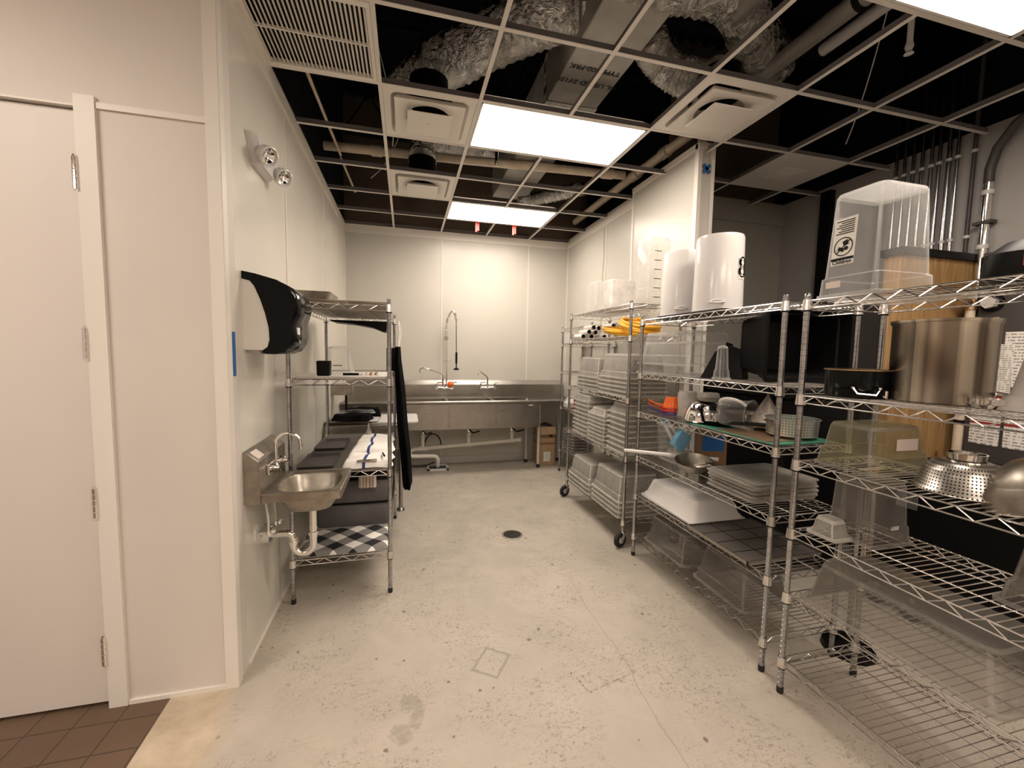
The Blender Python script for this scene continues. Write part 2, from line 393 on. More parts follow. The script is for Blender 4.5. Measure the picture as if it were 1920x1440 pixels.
# trims ---------------------------------------------------------------
T = [B(XL, 2.11, H-.075, XL+.014, YB, H+.01), B(XL, YB-.014, H-.095, 2.29, YB, H+.01), B(2.276, 3.87, H-.085, 2.29, YB-.014, H+.01),
     B(-.805, 2.058, 0, XL+.004, 2.07, H), B(XL, 2.06, 0, XL+.006, 2.105, H),
     B(-1.178, 2.06, 2.497, -.805, 2.07, 2.52), B(-1.178, 2.058, 0, -.805, 2.07, .018),
     B(XL, 3.045, 0, XL+.005, 3.06, H-.08), B(XL, 4.385, 0, XL+.005, 4.40, H-.08),
     B(XL, 2.2, 0, XL+.008, 5.7, .014),
     B(.468, YB-.005, 0, .482, YB, H-.09), B(1.686, YB-.005, 0, 1.70, YB, H-.09), B(2.284, 4.55, 0, 2.29, 4.565, H-.08),
     B(2.212, 3.84, 0, 2.22, 3.87, H+.03), B(2.208, 2.885, 0, 2.24, 2.90, H+.06).box(2.208, 2.9, 0, 2.22, 2.93, H+.06), B(2.33, 2.885, 0, 2.36, 2.90, H+.06),
     B(2.208, 2.9, H+.02, 2.22, 3.87, H+.065), B(2.24, 2.885, H+.02, 2.33, 2.9, H+.065),
     B(XL, YB-.03, 0, XL+.01, YB, H-.09), B(2.28, YB-.03, 0, 2.29, YB, H-.09)]
for i, t in enumerate(T): struct('trim_%d' % (i+1), t, 'trim')
struct('baseboard_back', B(XL, YB-.012, 0, 2.29, YB, .1), 'lgrey')
struct('trim_30', B(3.90, 3.18, 0, 3.96, 3.28, H), 'black')
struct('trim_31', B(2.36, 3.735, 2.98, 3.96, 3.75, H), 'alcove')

# door ------------------------------------------------------------------
d = struct('door_1', B(-2.16, 2.078, .018, -1.252, 2.12, 2.487), 'door')
fr = struct('door_frame', B(-1.248, 2.055, 0, -1.18, 2.19, 2.54).box(-2.23, 2.055, 2.493, -1.248, 2.19, 2.50).box(-2.23, 2.055, 0, -2.164, 2.19, 2.5), 'trim', parent=d)
for z in (2.24, 1.575, .915, .265):
    mb = MB()
    for k in range(5): mb.cyl((-1.252, 2.052, z-.062+k*.0252), (-1.252, 2.052, z-.040+k*.0252), .0085, 10)
    mb.cyl((-1.252, 2.052, z-.066), (-1.252, 2.052, z+.07), .006, 8); mb.box(-1.257, 2.055, z-.06, -1.247, 2.08, z+.06)
    mb.build('hinge', 'shiny', d)

# ceiling grid ------------------------------------------------------------
GX = lambda k: XL+.6096*k
GY = lambda k: 2.122+.6096*k
tees = MB()
def tee(x0, y0, x1, y1):
    if abs(x1-x0) < 1e-6:
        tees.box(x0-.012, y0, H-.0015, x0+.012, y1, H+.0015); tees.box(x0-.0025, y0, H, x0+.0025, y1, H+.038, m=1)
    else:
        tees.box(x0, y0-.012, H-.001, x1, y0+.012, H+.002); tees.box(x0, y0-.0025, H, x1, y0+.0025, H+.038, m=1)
for k in (1, 2, 4): tee(GX(k), .9, GX(k), YB)
for a, b in ((-2, 1), (2, 4), (5, 6)): tee(GX(3), GY(a), GX(3), GY(b) if b < 6 else YB)
tee(GX(5), GY(-1), GX(5), GY(1)+1.0)
tee(GX(6), .9, GX(6), 3.75); tee(GX(7), .9, GX(7), 3.75)
for k in range(-2, 6):
    tee(XL, GY(k), GX(5) if k > 2 else 3.96, GY(k))
for y, x0 in ((YB-.02, XL),): tee(x0, y, 2.29, y)
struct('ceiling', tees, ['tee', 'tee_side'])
tl = MB()
for i in range(-6, 8):
    for j in range(-10, -2):
        x0, y0 = GX(i), GY(j)
        tl.box(max(x0+.002, -4), max(y0+.002, -3.5), H+.002, min(x0+.6076, 3.96), y0+.6076, H+.016)
for i in range(-6, 0):
    for j in (-2, -1): tl.box(max(GX(i)+.002, -4), GY(j)+.002, H+.002, GX(i)+.6076, min(GY(j)+.6076, 2.07), H+.016)
struct('ceiling', tl, 'tile')
def drop_light(x0, y0, x1, y1, label, zoff=0):
    t = thing('ceiling_light', label, 'ceiling light', ((x0+x1)/2, (y0+y1)/2, H+zoff), 0, 'flat panel ceiling lights')
    w, d = (x1-x0)/2-.014, (y1-y0)/2-.014
    B(-w+.012, -d+.012, .0005, w-.012, d-.012, .004).build('diffuser', 'lamp', t)
    mb = MB()
    for a in ((-w, -d, w, -d+.012), (-w, d-.012, w, d), (-w, -d, -w+.012, d), (w-.012, -d, w, d)): mb.box(a[0], a[1], -.001, a[2], a[3], .05)
    mb.build('frame', 'white_m', t); B(-w+.02, -d+.02, .05, w-.02, d-.02, .065).build('housing', 'lgrey', t)
drop_light(GX(2), GY(1), GX(4), GY(2), 'larger lit ceiling panel, middle of the picture beside the square air diffusers')
drop_light(GX(2), GY(4), GX(4), GY(5), 'smaller looking lit ceiling panel nearest the back wall')
drop_light(GX(4), GY(-2), GX(6), GY(-1), 'lit ceiling panel cut off by the top right corner')
for x, y in ((0.15, -1.3), (-2.9, .35), (-2.9, -1.9), (2.0, -1.9)):  # added unseen panels that light the foreground
    drop_light(x, y, x+1.22, y+.61, 'added lit ceiling panel, unseen behind the camera, lighting the foreground', -.004)

# square air diffusers
def air_diffuser(i, j, label):
    t = thing('air_diffuser', label, 'air vent', (GX(i)+.3048, GY(j)+.3048, H), 0, 'square plaque air diffusers in the ceiling grid')
    mb = MB(); h = .292
    rings = []
    for w, z, r in ((h*2, .001, .004), (.50, -.0, .05), (.46, .035, .06), (.40, .075, .06), (.30, .09, .05)):
        rings.append(rrect(w, w, r, z, 4))
    mb.loft(rings, 0, False, False)
    mb.build('face_plate', 'trim', t)
    mb = MB(); sq = lambda w, z: [(x_*w/2, y_*w/2, z) for x_, y_ in [(max(-1, min(1, 1.4142*cos(tau*k/32))), max(-1, min(1, 1.4142*sin(tau*k/32)))) for k in range(32)]]
    ci = lambda r, z: [(r*cos(tau*k/32), r*sin(tau*k/32), z) for k in range(32)]
    mb.loft([sq(.45, -.018), sq(.45, -.014), sq(.40, .02), ci(.165, .03), ci(.15, .0), sq(.36, -.010), sq(.45, -.018)], 0, False, False)
    mb.build('outer_cone', 'trim', t)
    mb = MB(); mb.loft([rrect(.29, .29, .01, -.042), rrect(.29, .29, .01, -.037), rrect(.2, .2, .02, -.02), rrect(.02, .02, .008, -.02)], 0, True, True)
    mb.cyl((0, 0, -.0445), (0, 0, -.042), .02, 20)
    mb.build('plaque', 'trim', t)
    mb = MB(); mb.lathe([(.13, .085), (.13, .25), (.002, .25)], 24); mb.build('neck', 'black', t)
air_diffuser(1, 1, 'square air diffuser left of the larger lit panel, beside it')
air_diffuser(1, 3, 'square air diffuser further back, left of the gap before the far lit panel')
air_diffuser(4, 0, 'square air diffuser to the right, above the end of the partition wall')
t = thing('ceiling_tile_vent', 'flat white ceiling tile with a small square grille, over the alcove at right', 'air vent', (GX(6)+.3048, GY(1)+.3048, H))
B(-.29, -.29, 0, .29, .29, .014).build('tile', 'tile', t)
mb = MB(); mb.box(-.11, -.11, -.006, .11, .11, 0)
for k in range(9): mb.box(-.08, -.075+k*.018, -.009, .08, -.067+k*.018, -.006)
mb.build('small_grille', 'trim', t)
t = thing('return_grille', 'large slatted air return grille at the top left of the ceiling', 'air vent', (GX(0)+.3048, GY(0)+.3048, H))
mb = MB(); h = .292
for a in ((-h, -h, h, -h+.03), (-h, h-.03, h, h), (-h, -h, -h+.02, h), (h-.02, -h, h, h)): mb.box(a[0], a[1], -.006, a[2], a[3], .02)
mb.build('frame', 'trim', t)
mb = MB()
for k in range(26):
    x = -h+.026+k*.0212; mb.obox((x, 0, .004), (.0125, 2*h-.06, .0025), Quaternion((0, 1, 0), R(38)))
mb.box(-h+.02, -.004, -.002, h-.02, .004, .012); mb.build('slats', 'trim', t)
B(-h+.01, -h+.01, .03, h-.01, h-.01, .12).build('plenum_box', 'black', t)
t = thing('return_grille', 'second slatted air return grille, cut off by the top edge of the picture', 'air vent', (GX(0)+.3048, GY(-1)+.3048, H))
t['label'] = 'slatted air return grille nearest the camera, only its edge at the very top left'
for ch in list(bpy.data.objects['return_grille'].children):
    c = ch.copy(); COL.objects.link(c); c.parent = t

# ducts and pipes above the grid ------------------------------------------
def flex(name, label, pts, r, mat='foil', n=28, ripple=.007, seed=1):
    rnd = random.Random(seed); P = [Vector(p) for p in pts]; out = []
    for i in range(len(P)-1):
        a, b = P[max(0, i-1)], P[i]; c, d_ = P[i+1], P[min(len(P)-1, i+2)]
        for k in range(14):
            t_ = k/14; out.append(.5*((2*b)+(c-a)*t_+(2*a-5*b+4*c-d_)*t_*t_+(3*b-a-3*c+d_)*t_**3))
    out.append(P[-1]); rs = [r+(ripple if k % 2 else -ripple*.5)+rnd.uniform(-1, 1)*ripple*.6 for k in range(len(out))]
    mb = MB(); mb.tube(out, rs, n)
    mb.v = [tuple(Vector(v)+Vector([rnd.uniform(-1, 1)*ripple*.35 for _ in range(3)])) for v in mb.v]
    return tag(mb.build(name, mat, ang=50), label, 'duct')
flex('flexible_duct', 'large crinkled foil duct above the grid, left of the printed duct board', [(.02, 3.45, 3.52), (.14, 3.30, 3.60), (.45, 3.05, 3.68), (.85, 2.75, 3.75), (1.15, 2.6, 3.78)], .17, seed=2)
flex('flexible_duct', 'foil duct running from the duct board to the right hand diffuser', [(1.56, 2.62, 3.68), (1.70, 2.70, 3.62), (1.84, 2.68, 3.53), (1.98, 2.55, 3.42), (2.0, 2.43, 3.40)], .115, seed=5)
flex('flexible_duct', 'small foil duct just above the far lit panel', [(1.40, 5.25, 3.48), (1.6, 5.12, 3.5), (1.85, 4.85, 3.5), (2.05, 4.7, 3.52)], .075, seed=8)
flex('flexible_duct', 'dark foil duct curling down to the far left diffuser', [(.16, 4.3, 3.38), (.2, 4.4, 3.62), (.5, 4.5, 3.72), (.95, 4.5, 3.7)], .13, seed=9)
flex('flexible_duct', 'foil covered duct hanging in the dark gap near the top centre', [(1.55, 2.3, 3.75), (1.9, 2.25, 3.72), (2.25, 2.45, 3.7), (2.7, 2.7, 3.75)], .14, seed=12)
t = thing('duct_trunk', 'boxed duct board trunk with printed lettering above the grid', 'duct', (1.27, 0, 3.52))
B(-.21, 1.3, 0, .21, 5.3, .35).build('duct_body', 'duct', t, bevel=.01)
B(-.215, 2.15, -.004, .215, 2.23, .355).build('foil_tape', 'foil', t); B(-.215, 3.2, -.004, .215, 3.27, .355).build('foil_tape', 'foil', t)
for body, y in (('TYPE 800-FRK', 2.78), ('UL LISTED 2Y150', 2.93)):
    tx = text_mb(body, .062, .0006)
    xform(tx, lambda p: Vector((p.x, y+p.y, -.003+p.z)))
    # seen from below the lettering reads upside down
    tx.v = [(-v[0], v[1], v[2]) for v in tx.v]
    tx.build('printing', 'black', t, smooth=False)
def pipe(name, label, pts, r, mat, couplings=(), cat='pipe', cname='coupling', cm=None, n=16):
    t = thing(name, label, cat, (0, 0, 0)); MB().tube(pts, r, n).build('pipe_run', mat, t)
    for a, b in couplings: MB().tube([a, b], r*1.22, n).build(cname, cm or mat, t)
    return t
pipe('drain_pipe', 'cream plastic pipe crossing the ceiling gaps from wall to wall', [(-.75, 4.42, 3.5), (.57, 4.32, 3.49), (1.4, 4.2, 3.47), (2.25, 4.12, 3.46)], .042, 'pvc_w', [((-.32, 4.39, 3.497), (-.22, 4.383, 3.496)), ((2.0, 4.145, 3.463), (2.12, 4.13, 3.462))])
pipe('drain_pipe', 'cream plastic pipe running back along the right hand wall above the grid', [(2.45, 3.3, 3.53), (2.40, 4.2, 3.5), (2.36, 5.7, 3.45)], .045, 'pvc_w', [((2.43, 3.62, 3.52), (2.425, 3.72, 3.517)), ((2.405, 4.1, 3.5), (2.40, 4.24, 3.5))])
pipe('drain_pipe', 'short pipe standing on the top end of the partition wall', [(2.31, 2.98, H+.06), (2.31, 3.0, 3.5), (2.31, 3.2, 3.52)], .035, 'pvc_w')
pipe('insulated_pipe', 'thick beige insulated pipe in the dark ceiling at upper right', [(2.44, .9, 3.55), (2.50, 3.0, 3.6)], .055, 'duct', [((2.47, 1.9, 3.575), (2.471, 1.93, 3.576))], cm='black')
pipe('insulated_pipe', 'second beige pipe, shorter and left of the thick one in the dark ceiling', [(1.93, 1.4, 3.6), (1.93, 2.25, 3.62)], .05, 'duct')
pipe('insulated_pipe', 'dim grey pipe right of the thick one in the dark ceiling', [(2.75, 1.0, 3.65), (2.78, 2.4, 3.68)], .04, 'lgrey')
pipe('hanger_rod', 'thin rusty rod hanging above the grid near the left wall', [(-.62, 2.9, 3.35), (-.6, 4.4, 3.42)], .012, 'pvc_w', cat='rod')
pipe('hanger_rod', 'second thin rod above the grid near the left wall, farther back', [(-.6, 4.42, 3.4), (-.58, 5.4, 3.44)], .012, 'pvc_w', cat='rod')
for x in (.25, 1.0, 1.75):
    pass
for i, y in enumerate((1.6, 2.9, 4.2, 5.3)):
    mb = MB(); mb.box(-.75, y-.04, 4.05, 3.95, y+.04, 4.09).box(-.75, y-.04, 4.5, 3.95, y+.04, 4.54)
    for k in range(16): mb.cyl((-.7+k*.29, y, 4.07), (-.7+(k+1)*.29, y, 4.52) if k % 2 == 0 else (-.7+k*.29+.001, y, 4.07), .009, 6)
    for k in range(0, 15): mb.cyl((-.7+k*.29, y, 4.07 if k % 2 == 0 else 4.52), (-.41+k*.29, y, 4.52 if k % 2 == 0 else 4.07), .009, 6)
    struct('trim_%d' % (40+i), mb, 'dark')
for i, (a, b) in enumerate((((-.3, 3.1, 4.0), (-.1, 3.6, 3.2)), ((.02, 4.0, 4.0), (-.32, 4.3, 3.2)), ((1.2, 4.7, 3.9), (1.35, 4.6, 3.2)), ((2.9, 2.0, 4.2), (3.3, 2.6, 3.22)))):
    a = Vector(a); b = Vector(b); mb = MB(); m_ = (a+b)/2+Vector((.15, .1, -.15))
    mb.tube([a.lerp(m_, k/8).lerp(m_.lerp(b, k/8), k/8) for k in range(9)], .004, 6)
    tag(mb.build('cable', 'lgrey'), ['thin pale cable hanging in the ceiling gap nearest the slatted grille', 'thin pale cable beside the cream pipe at left', 'thin cable hanging behind the larger lit panel', 'thin cable in the dark ceiling over the alcove'][i], 'cable')
t = thing('sprinkler_head', 'small sprinkler head hanging in the dark ceiling at upper right', 'sprinkler', (2.65, 1.78, 3.22))
MB().cyl((0, 0, .05), (0, 0, .8), .014).build('pipe', 'lgrey', t); MB().lathe([(.001, 0), (.022, .004), (.012, .02), (.02, .04), (.016, .06), (.001, .06)], 16).build('head', 'lgrey', t)
t = thing('sprinkler_head', 'black sprinkler drop beside the cream pipe behind the larger lit panel', 'sprinkler', (.80, 3.83, 3.25))
MB().cyl((0, 0, .03), (0, 0, .8), .012).build('pipe', 'black', t); MB().lathe([(.001, 0), (.02, .004), (.01, .015), (.016, .03), (.014, .05), (.001, .05)], 16).build('head', 'shiny', t)
for i, (x, y) in enumerate(((.848, 5.21), (1.317, 5.205))):
    mb = MB(); mb.box(-.012, -.004, -.10, .012, -.001, .02).box(.016, -.003, -.085, .036, 0, .02)
    tag(mb.build('ribbon', 'pink', loc=(x, y, H-.01)), ['left of the two red ribbons hanging from the ceiling grid by the back wall', 'right of the two red ribbons hanging from the ceiling grid by the back wall'][i], 'ribbon')

# blue tape
mb = MB()
for a in (45, -45): mb.obox((0, 0, 0), (.085, .0015, .026), Quaternion((0, 1, 0), R(a)))
tag(mb.build('tape_cross', 'blue', loc=(2.285, 2.883, 3.03)), 'blue tape cross stuck on the top end of the partition', 'tape')
tag(B(0, -.015, -.1, .002, .015, .1).build('tape_strip', 'blue', loc=(XL+.0005, 2.142, 1.54)), 'blue tape strip on the left wall below the towel dispenser', 'tape')
mb = MB(); mb.tube([(2.283, 4.62, 3.07), (2.28, 4.60, 2.7), (2.276, 4.63, 2.4), (2.28, 4.6, 2.1), (2.284, 4.66, 1.8)], .004, 6)
tag(mb.build('cable', 'lgrey'), 'thin grey cable hanging down the right wall above the far rack', 'cable')

# ================================================================= wall things, left
# twin-head emergency light
t = thing('emergency_light', 'white twin headed emergency light high on the left wall', 'emergency light', (XL, 2.55, 2.55))
mb = MB(); mb.loft([[(0.0, y*s_, z*s_) for y, z in ((-.19, .075), (-.1, -.055), (.1, -.055), (.19, .075), (.12, .09), (0, .05), (-.12, .09))] for s_ in (1,)]+[[(dx, y*s_, z*s_) for y, z in ((-.19, .075), (-.1, -.055), (.1, -.055), (.19, .075), (.12, .09), (0, .05), (-.12, .09))] for dx, s_ in ((.03, 1), (.05, .86))])
mb.build('housing', 'white', t, ang=25)
for y in (-.12, .15):
    mb = MB(); q = Vector((0, 0, 1)).rotation_difference(Vector((.72, -.40, -.45)).normalized())
    mb.lathe([(.001, 0), (.03, 0), (.046, .02), (.050, .06), (.046, .062), (.042, .05), (.001, .04)], 24, rot=q, c=(.05, y, .005))
    o = mb.build('lamp_head', 'white', t)
    mb = MB(); mb.lathe([(.001, .045), (.012, .052), (.02, .046), (.03, .056), (.041, .052)], 20, rot=q, c=(.05, y, .005)); mb.build('lens', 'shiny', o)
# paper towel dispenser
t = thing('paper_towel_dispenser', 'black curved paper towel dispenser with light side panels on the left wall', 'towel dispenser', (XL, 2.26, 1.54))
prof = [(0, .395), (.06, .385), (.15, .362), (.20, .335), (.235, .29), (.247, .245), (.236, .20), (.222, .165), (.222, .135), (.226, .1), (.215, .05), (.19, .015), (.15, .0), (.10, .0), (.085, .006)]
inner = [(.085, .018), (.108, .035), (.118, .07), (.115, .13), (.10, .20), (.08, .265), (.055, .325), (.035, .35), (0, .358)]
mb = MB(); mb.loft([[(p[0]*sx, y, p[1]) for p in prof+inner] for y, sx in ((0, .96), (.012, 1), (.30, 1), (.312, .96))]); mb.build('cover', 'black_gloss', t, ang=40)
sp = [(0, .36), (.035, .352), (.055, .327), (.08, .267), (.10, .202), (.115, .132), (.118, .07), (.108, .035), (.085, .018), (.05, .02), (0, .02)]
mb = MB(); mb.extrude(sp, 'y', .004, .308); mb.build('side_panel', 'white_m', t)
mb = MB(); mb.extrude([(0, .005), (.06, -.0), (.05, .02), (0, .02)], 'y', .05, .2); mb.build('tear_bar', 'lgrey', t)
B(.222, .05, .10, .2285, .095, .135).build('sticker', 'white_m', t, rot=(0, R(0), 0))
mb = MB(); mb.lathe([(.008, 0), (.008, .0015), (.010, .0015), (.010, 0)], 20, rot=Quaternion((0, 1, 0), R(90)), c=(.2225, .11, .065)); mb.build('emblem', 'lgrey', t)

# hand sink
t = thing('hand_sink', 'small stainless wall mounted hand sink with gooseneck faucet', 'sink', (XL, 2.20, .855))
mb = MB(); mb.extrude([(0, -.045), (0, .215), (.012, .215), (.07, .165), (.07, -.045)], 'y', 0, .445); mb.build('backsplash', 'steel_d', t, ang=20, bevel=.002)
W_, D_ = .375, .42
cx, cy = .07+W_/2-.01, .222
mb = MB()
outer = [rrect(W_, D_, .012, z, 8, cx, cy) for z in (-.045, 0)]
ell_ = lambda w, d_, z: [(cx+.012+(abs(cos(a))**.62)*(1 if cos(a) > 0 else -1)*w/2, cy+(abs(sin(a))**.62)*(1 if sin(a) > 0 else -1)*d_/2, z) for a in [tau*(i+.5)/36 for i in range(36)]]
mb.loft([rrect(W_, D_, .012, -.045, 8, cx, cy), rrect(W_, D_, .012, -.002, 8, cx, cy), rrect(W_-.006, D_-.006, .012, 0, 8, cx, cy), ell_(.30, .35, -.006), ell_(.285, .335, -.014), ell_(.27, .31, -.08), ell_(.2, .24, -.125), ell_(.05, .05, -.133)], 0, False, True)
mb.build('basin', 'steel_d', t, ang=40)
mb = MB(); mb.loft([ell_(.293, .343, -.03), ell_(.28, .325, -.085), ell_(.22, .26, -.13), ell_(.07, .07, -.142)], 0, False, True); mb.build('bowl', 'steel_d', t)
mb = MB(); mb.cyl((cx+.012, cy, -.128), (cx+.012, cy, -.132), .03, 20); mb.build('drain', 'shiny', t)
f_ = MB(); f_.box(.07, cy-.12, .07, .085, cy+.09, .125); f_.build('faucet_plate', 'shiny', t, bevel=.004)
for y in (-.09, .06):
    mb = MB(); mb.cyl((.08, cy+y, .10), (.125, cy+y, .10), .014, 14); mb.cyl((.115, cy+y, .1), (.12, cy+y-.03, .135), .005, 8); mb.cyl((.115, cy+y, .1), (.12, cy+y+.03, .08), .005, 8); mb.build('handle', 'shiny', t)
arc = [(.085, cy-.01, .115), (.085, cy-.01, .20)]+[(.085+.062*(1-cos(a)), cy-.01, .20+.062*sin(a)) for a in [R(12*k) for k in range(1, 14)]]+[(.208, cy-.01, .185)]
MB().tube(arc, .0085, 12).cyl((.208, cy-.01, .19), (.208, cy-.01, .172), .011, 12).build('spout', 'shiny', t)
MB().obox((.042, .07, .1905), (.05, .085, .0015), Quaternion((0, 1, 0), R(40.8))).build('label_plate', 'gauge', t)
dr = MB(); X = cx+.012
dr.cyl((X, cy, -.14), (X, cy, -.30), .019, 14).cyl((X, cy, -.29), (X, cy, -.31), .026, 14)
tr = [(X, cy, -.30)]+[(X-.05+.05*cos(a), cy, -.36-.05*sin(a)) for a in [R(k*18) for k in range(0, 11)]]+[(X-.10, cy, -.33)]+[(X-.135+.035*cos(a), cy, -.325+.035*sin(a)) for a in [R(k*18) for k in range(1, 6)]]+[(.02, cy, -.29)]
dr.tube(tr, .019, 14).cyl((X-.10, cy, -.35), (X-.10, cy, -.335), .026, 14).lathe([(.045, 0), (.045, .05), (.02, .055)], 20, rot=Quaternion((0, 1, 0), R(90)), c=(0, cy, -.29), cap0=True); dr.build('drain_trap', 'shiny', t)
for y in (-.07, .05):
    mb = MB(); mb.tube([(.06, cy+y, -.04), (.05, cy+y, -.1), (.055, cy+y+.01, -.17), (.06, cy+y+.0, -.24)], .006, 8); mb.build('supply_line', 'white_m', t)
    mb = MB(); mb.cyl((0, cy+y, -.25), (.07, cy+y, -.25), .009, 10).cyl((.06, cy+y, -.265), (.06, cy+y, -.235), .012, 10).cyl((.08, cy+y, -.25), (.08, cy+y, -.235), .016, 10); mb.build('stop_valve', 'shiny', t)
mb = MB(); mb.lathe([(.05, 0), (.045, .01), (.01, .014)], 24, rot=Quaternion((0, 1, 0), R(90)), c=(0, cy-.06, -.25), cap0=True); mb.build('wall_flange', 'white', t)

# ================================================================= wire racks
def shelf_mesh(w, l):
    mb = MB(); r = .0032; i = .014
    def wire(a, b, rr=r, n=5): mb.cyl(a, b, rr, n)
    for zt, zz in ((0, -.0035), (0, -.036)):
        wire((i, 0, zz), (w-i, 0, zz)); wire((i, l, zz), (w-i, l, zz)); wire((0, i, zz), (0, l-i, zz)); wire((w, i, zz), (w, l-i, zz))
    def zig(a, b, ln):
        k = max(4, int(round(ln/.052))); k += k % 2
        for q in range(k):
            p = a.lerp(b, q/k); s_ = a.lerp(b, (q+1)/k); z0, z1 = (-.036, -.0035) if q % 2 == 0 else (-.0035, -.036)
            wire((p.x, p.y, z0), (s_.x, s_.y, z1), .0026, 5)
    V = Vector
    zig(V((i, 0, 0)), V((w-i, 0, 0)), w-2*i); zig(V((i, l, 0)), V((w-i, l, 0)), w-2*i)
    zig(V((0, i, 0)), V((0, l-i, 0)), l-2*i); zig(V((w, i, 0)), V((w, l-i, 0)), l-2*i)
    k = int(l/.0265)
    for q in range(1, k): wire((0, l*q/k, -.0015), (w, l*q/k, -.0015), .0019, 4)
    nl = 3 if w > .5 else 2
    for q in range(nl): xq = w*(q+1)/(nl+1); wire((xq, 0, -.006), (xq, l, -.006), .0032, 5); 
    return mb
def post_mesh(h, z0):
    mb = MB(); prof = []; z = z0
    while z < h-.02:
        prof += [(.0127, z), (.0127, z+.0225), (.0117, z+.0232), (.0117, z+.0247)]; z += .0254
    prof += [(.0127, z), (.0127, h-.004), (.010, h), (.001, h)]
    return mb.lathe(prof, 10)
def collar_mesh():
    mb = MB(); mb.lathe([(.0165, .002), (.0205, -.044), (.0135, -.044)], 14); mb.lathe([(.014, .002), (.0165, .002)], 14)
    mb.lathe([(.0185, -.044), (.0185, -.050), (.013, -.050)], 14, m=1); return mb
CACHE = {}
def getmesh(key, fn, name, mats):
    if key not in CACHE:
        o = fn().build(name, mats, ang=40); CACHE[key] = o.data; bpy.data.objects.remove(o)
    return CACHE[key]
def child(name, me, par, loc=(0, 0, 0), rot=None):
    o = bpy.data.objects.new(name, me); COL.objects.link(o); o.parent = par; o.location = loc
    if rot: o.rotation_euler = rot
    return o
def rack(label, x0, x1, y0, y1, levels, top, caster=False):
    w, l = x1-x0, y1-y0; z0 = .135 if caster else .03
    t = thing('wire_rack', label, 'wire rack', (x0, y0, 0), 0, 'chrome wire shelving racks')
    sm = getmesh(('s', round(w, 3), round(l, 3)), lambda: shelf_mesh(w, l), 'wire_shelf', 'chrome')
    cm = getmesh('collar', collar_mesh, 'corner_collar', ['chrome', 'black'])
    pm = getmesh(('p', top, z0), lambda: post_mesh(top, z0), 'post', 'chrome_post')
    fm = getmesh('foot', lambda: MB().lathe([(.001, 0), (.014, 0), (.015, .006), (.0145, .03), (.001, .03)], 14), 'foot', 'rubber')
    cs = getmesh('caster', caster_mesh, 'caster', ['chrome', 'rubber', 'lgrey'])
    C4 = ((0, 0), (w, 0), (0, l), (w, l))
    for z in levels:
        s_ = child('wire_shelf', sm, t, (0, 0, z))
        for x, y in C4: child('corner_collar', cm, s_, (x, y, 0))
    for x, y in C4:
        p = child('post', pm, t, (x, y, 0))
        if caster: child('caster', cs, p, (0, 0, 0), (0, 0, R(20)+x*3))
        else: child('foot', fm, p)
    return t
def caster_mesh():
    mb = MB(); mb.cyl((0, 0, .12), (0, 0, .145), .012, 12); mb.cyl((0, 0, .115), (0, 0, .125), .024, 16)
    q = Quaternion((1, 0, 0), R(90))
    mb.lathe([(.001, -.014), (.03, -.014), (.058, -.014), (.0625, -.008), (.0625, .008), (.058, .014), (.03, .014), (.001, .014)], 26, rot=q, c=(-.03, 0, .063), m=1)
    mb.lathe([(.001, -.0155), (.026, -.0155), (.026, .0155), (.001, .0155)], 16, rot=q, c=(-.03, 0, .063), m=2)
    for s_ in (-1, 1): mb.add([(.018, s_*.02, .118), (-.02, s_*.02, .118), (-.045, s_*.02, .06), (-.022, s_*.02, .05), (.018, s_*.023, .118), (-.02, s_*.023, .118), (-.045, s_*.023, .06), (-.022, s_*.023, .05)], [(0, 1, 2, 3), (7, 6, 5, 4), (0, 4, 5, 1), (1, 5, 6, 2), (2, 6, 7, 3), (3, 7, 4, 0)])
    return mb
rack('tall chrome wire rack nearest the camera at the right edge, carrying the big steel pot', 1.70, 2.15, .24, 1.455, (1.82, 1.405, 1.11, .793, .489, .173), 1.848)
rack('chrome wire rack second from the camera on the right, with white pails on top', 1.725, 2.175, 1.585, 2.80, (1.83, 1.43, 1.135, .795, .495, .175), 1.86)
rack('chrome wire rack on wheels, third from the camera, full of stacked white bins', 1.715, 2.165, 2.95, 4.17, (1.972, 1.716, 1.222, .749, .221), 1.99, True)
rack('narrow chrome wire rack in the far right corner beside the sink', 1.985, 2.27, 4.23, 5.11, (1.89, 1.691, 1.337, .872, .30), 1.92)
rack('chrome wire rack along the left wall holding towels and a checked blanket', -.672, -.1, 2.695, 3.92, (1.848, 1.389, .815, .275), 1.885)

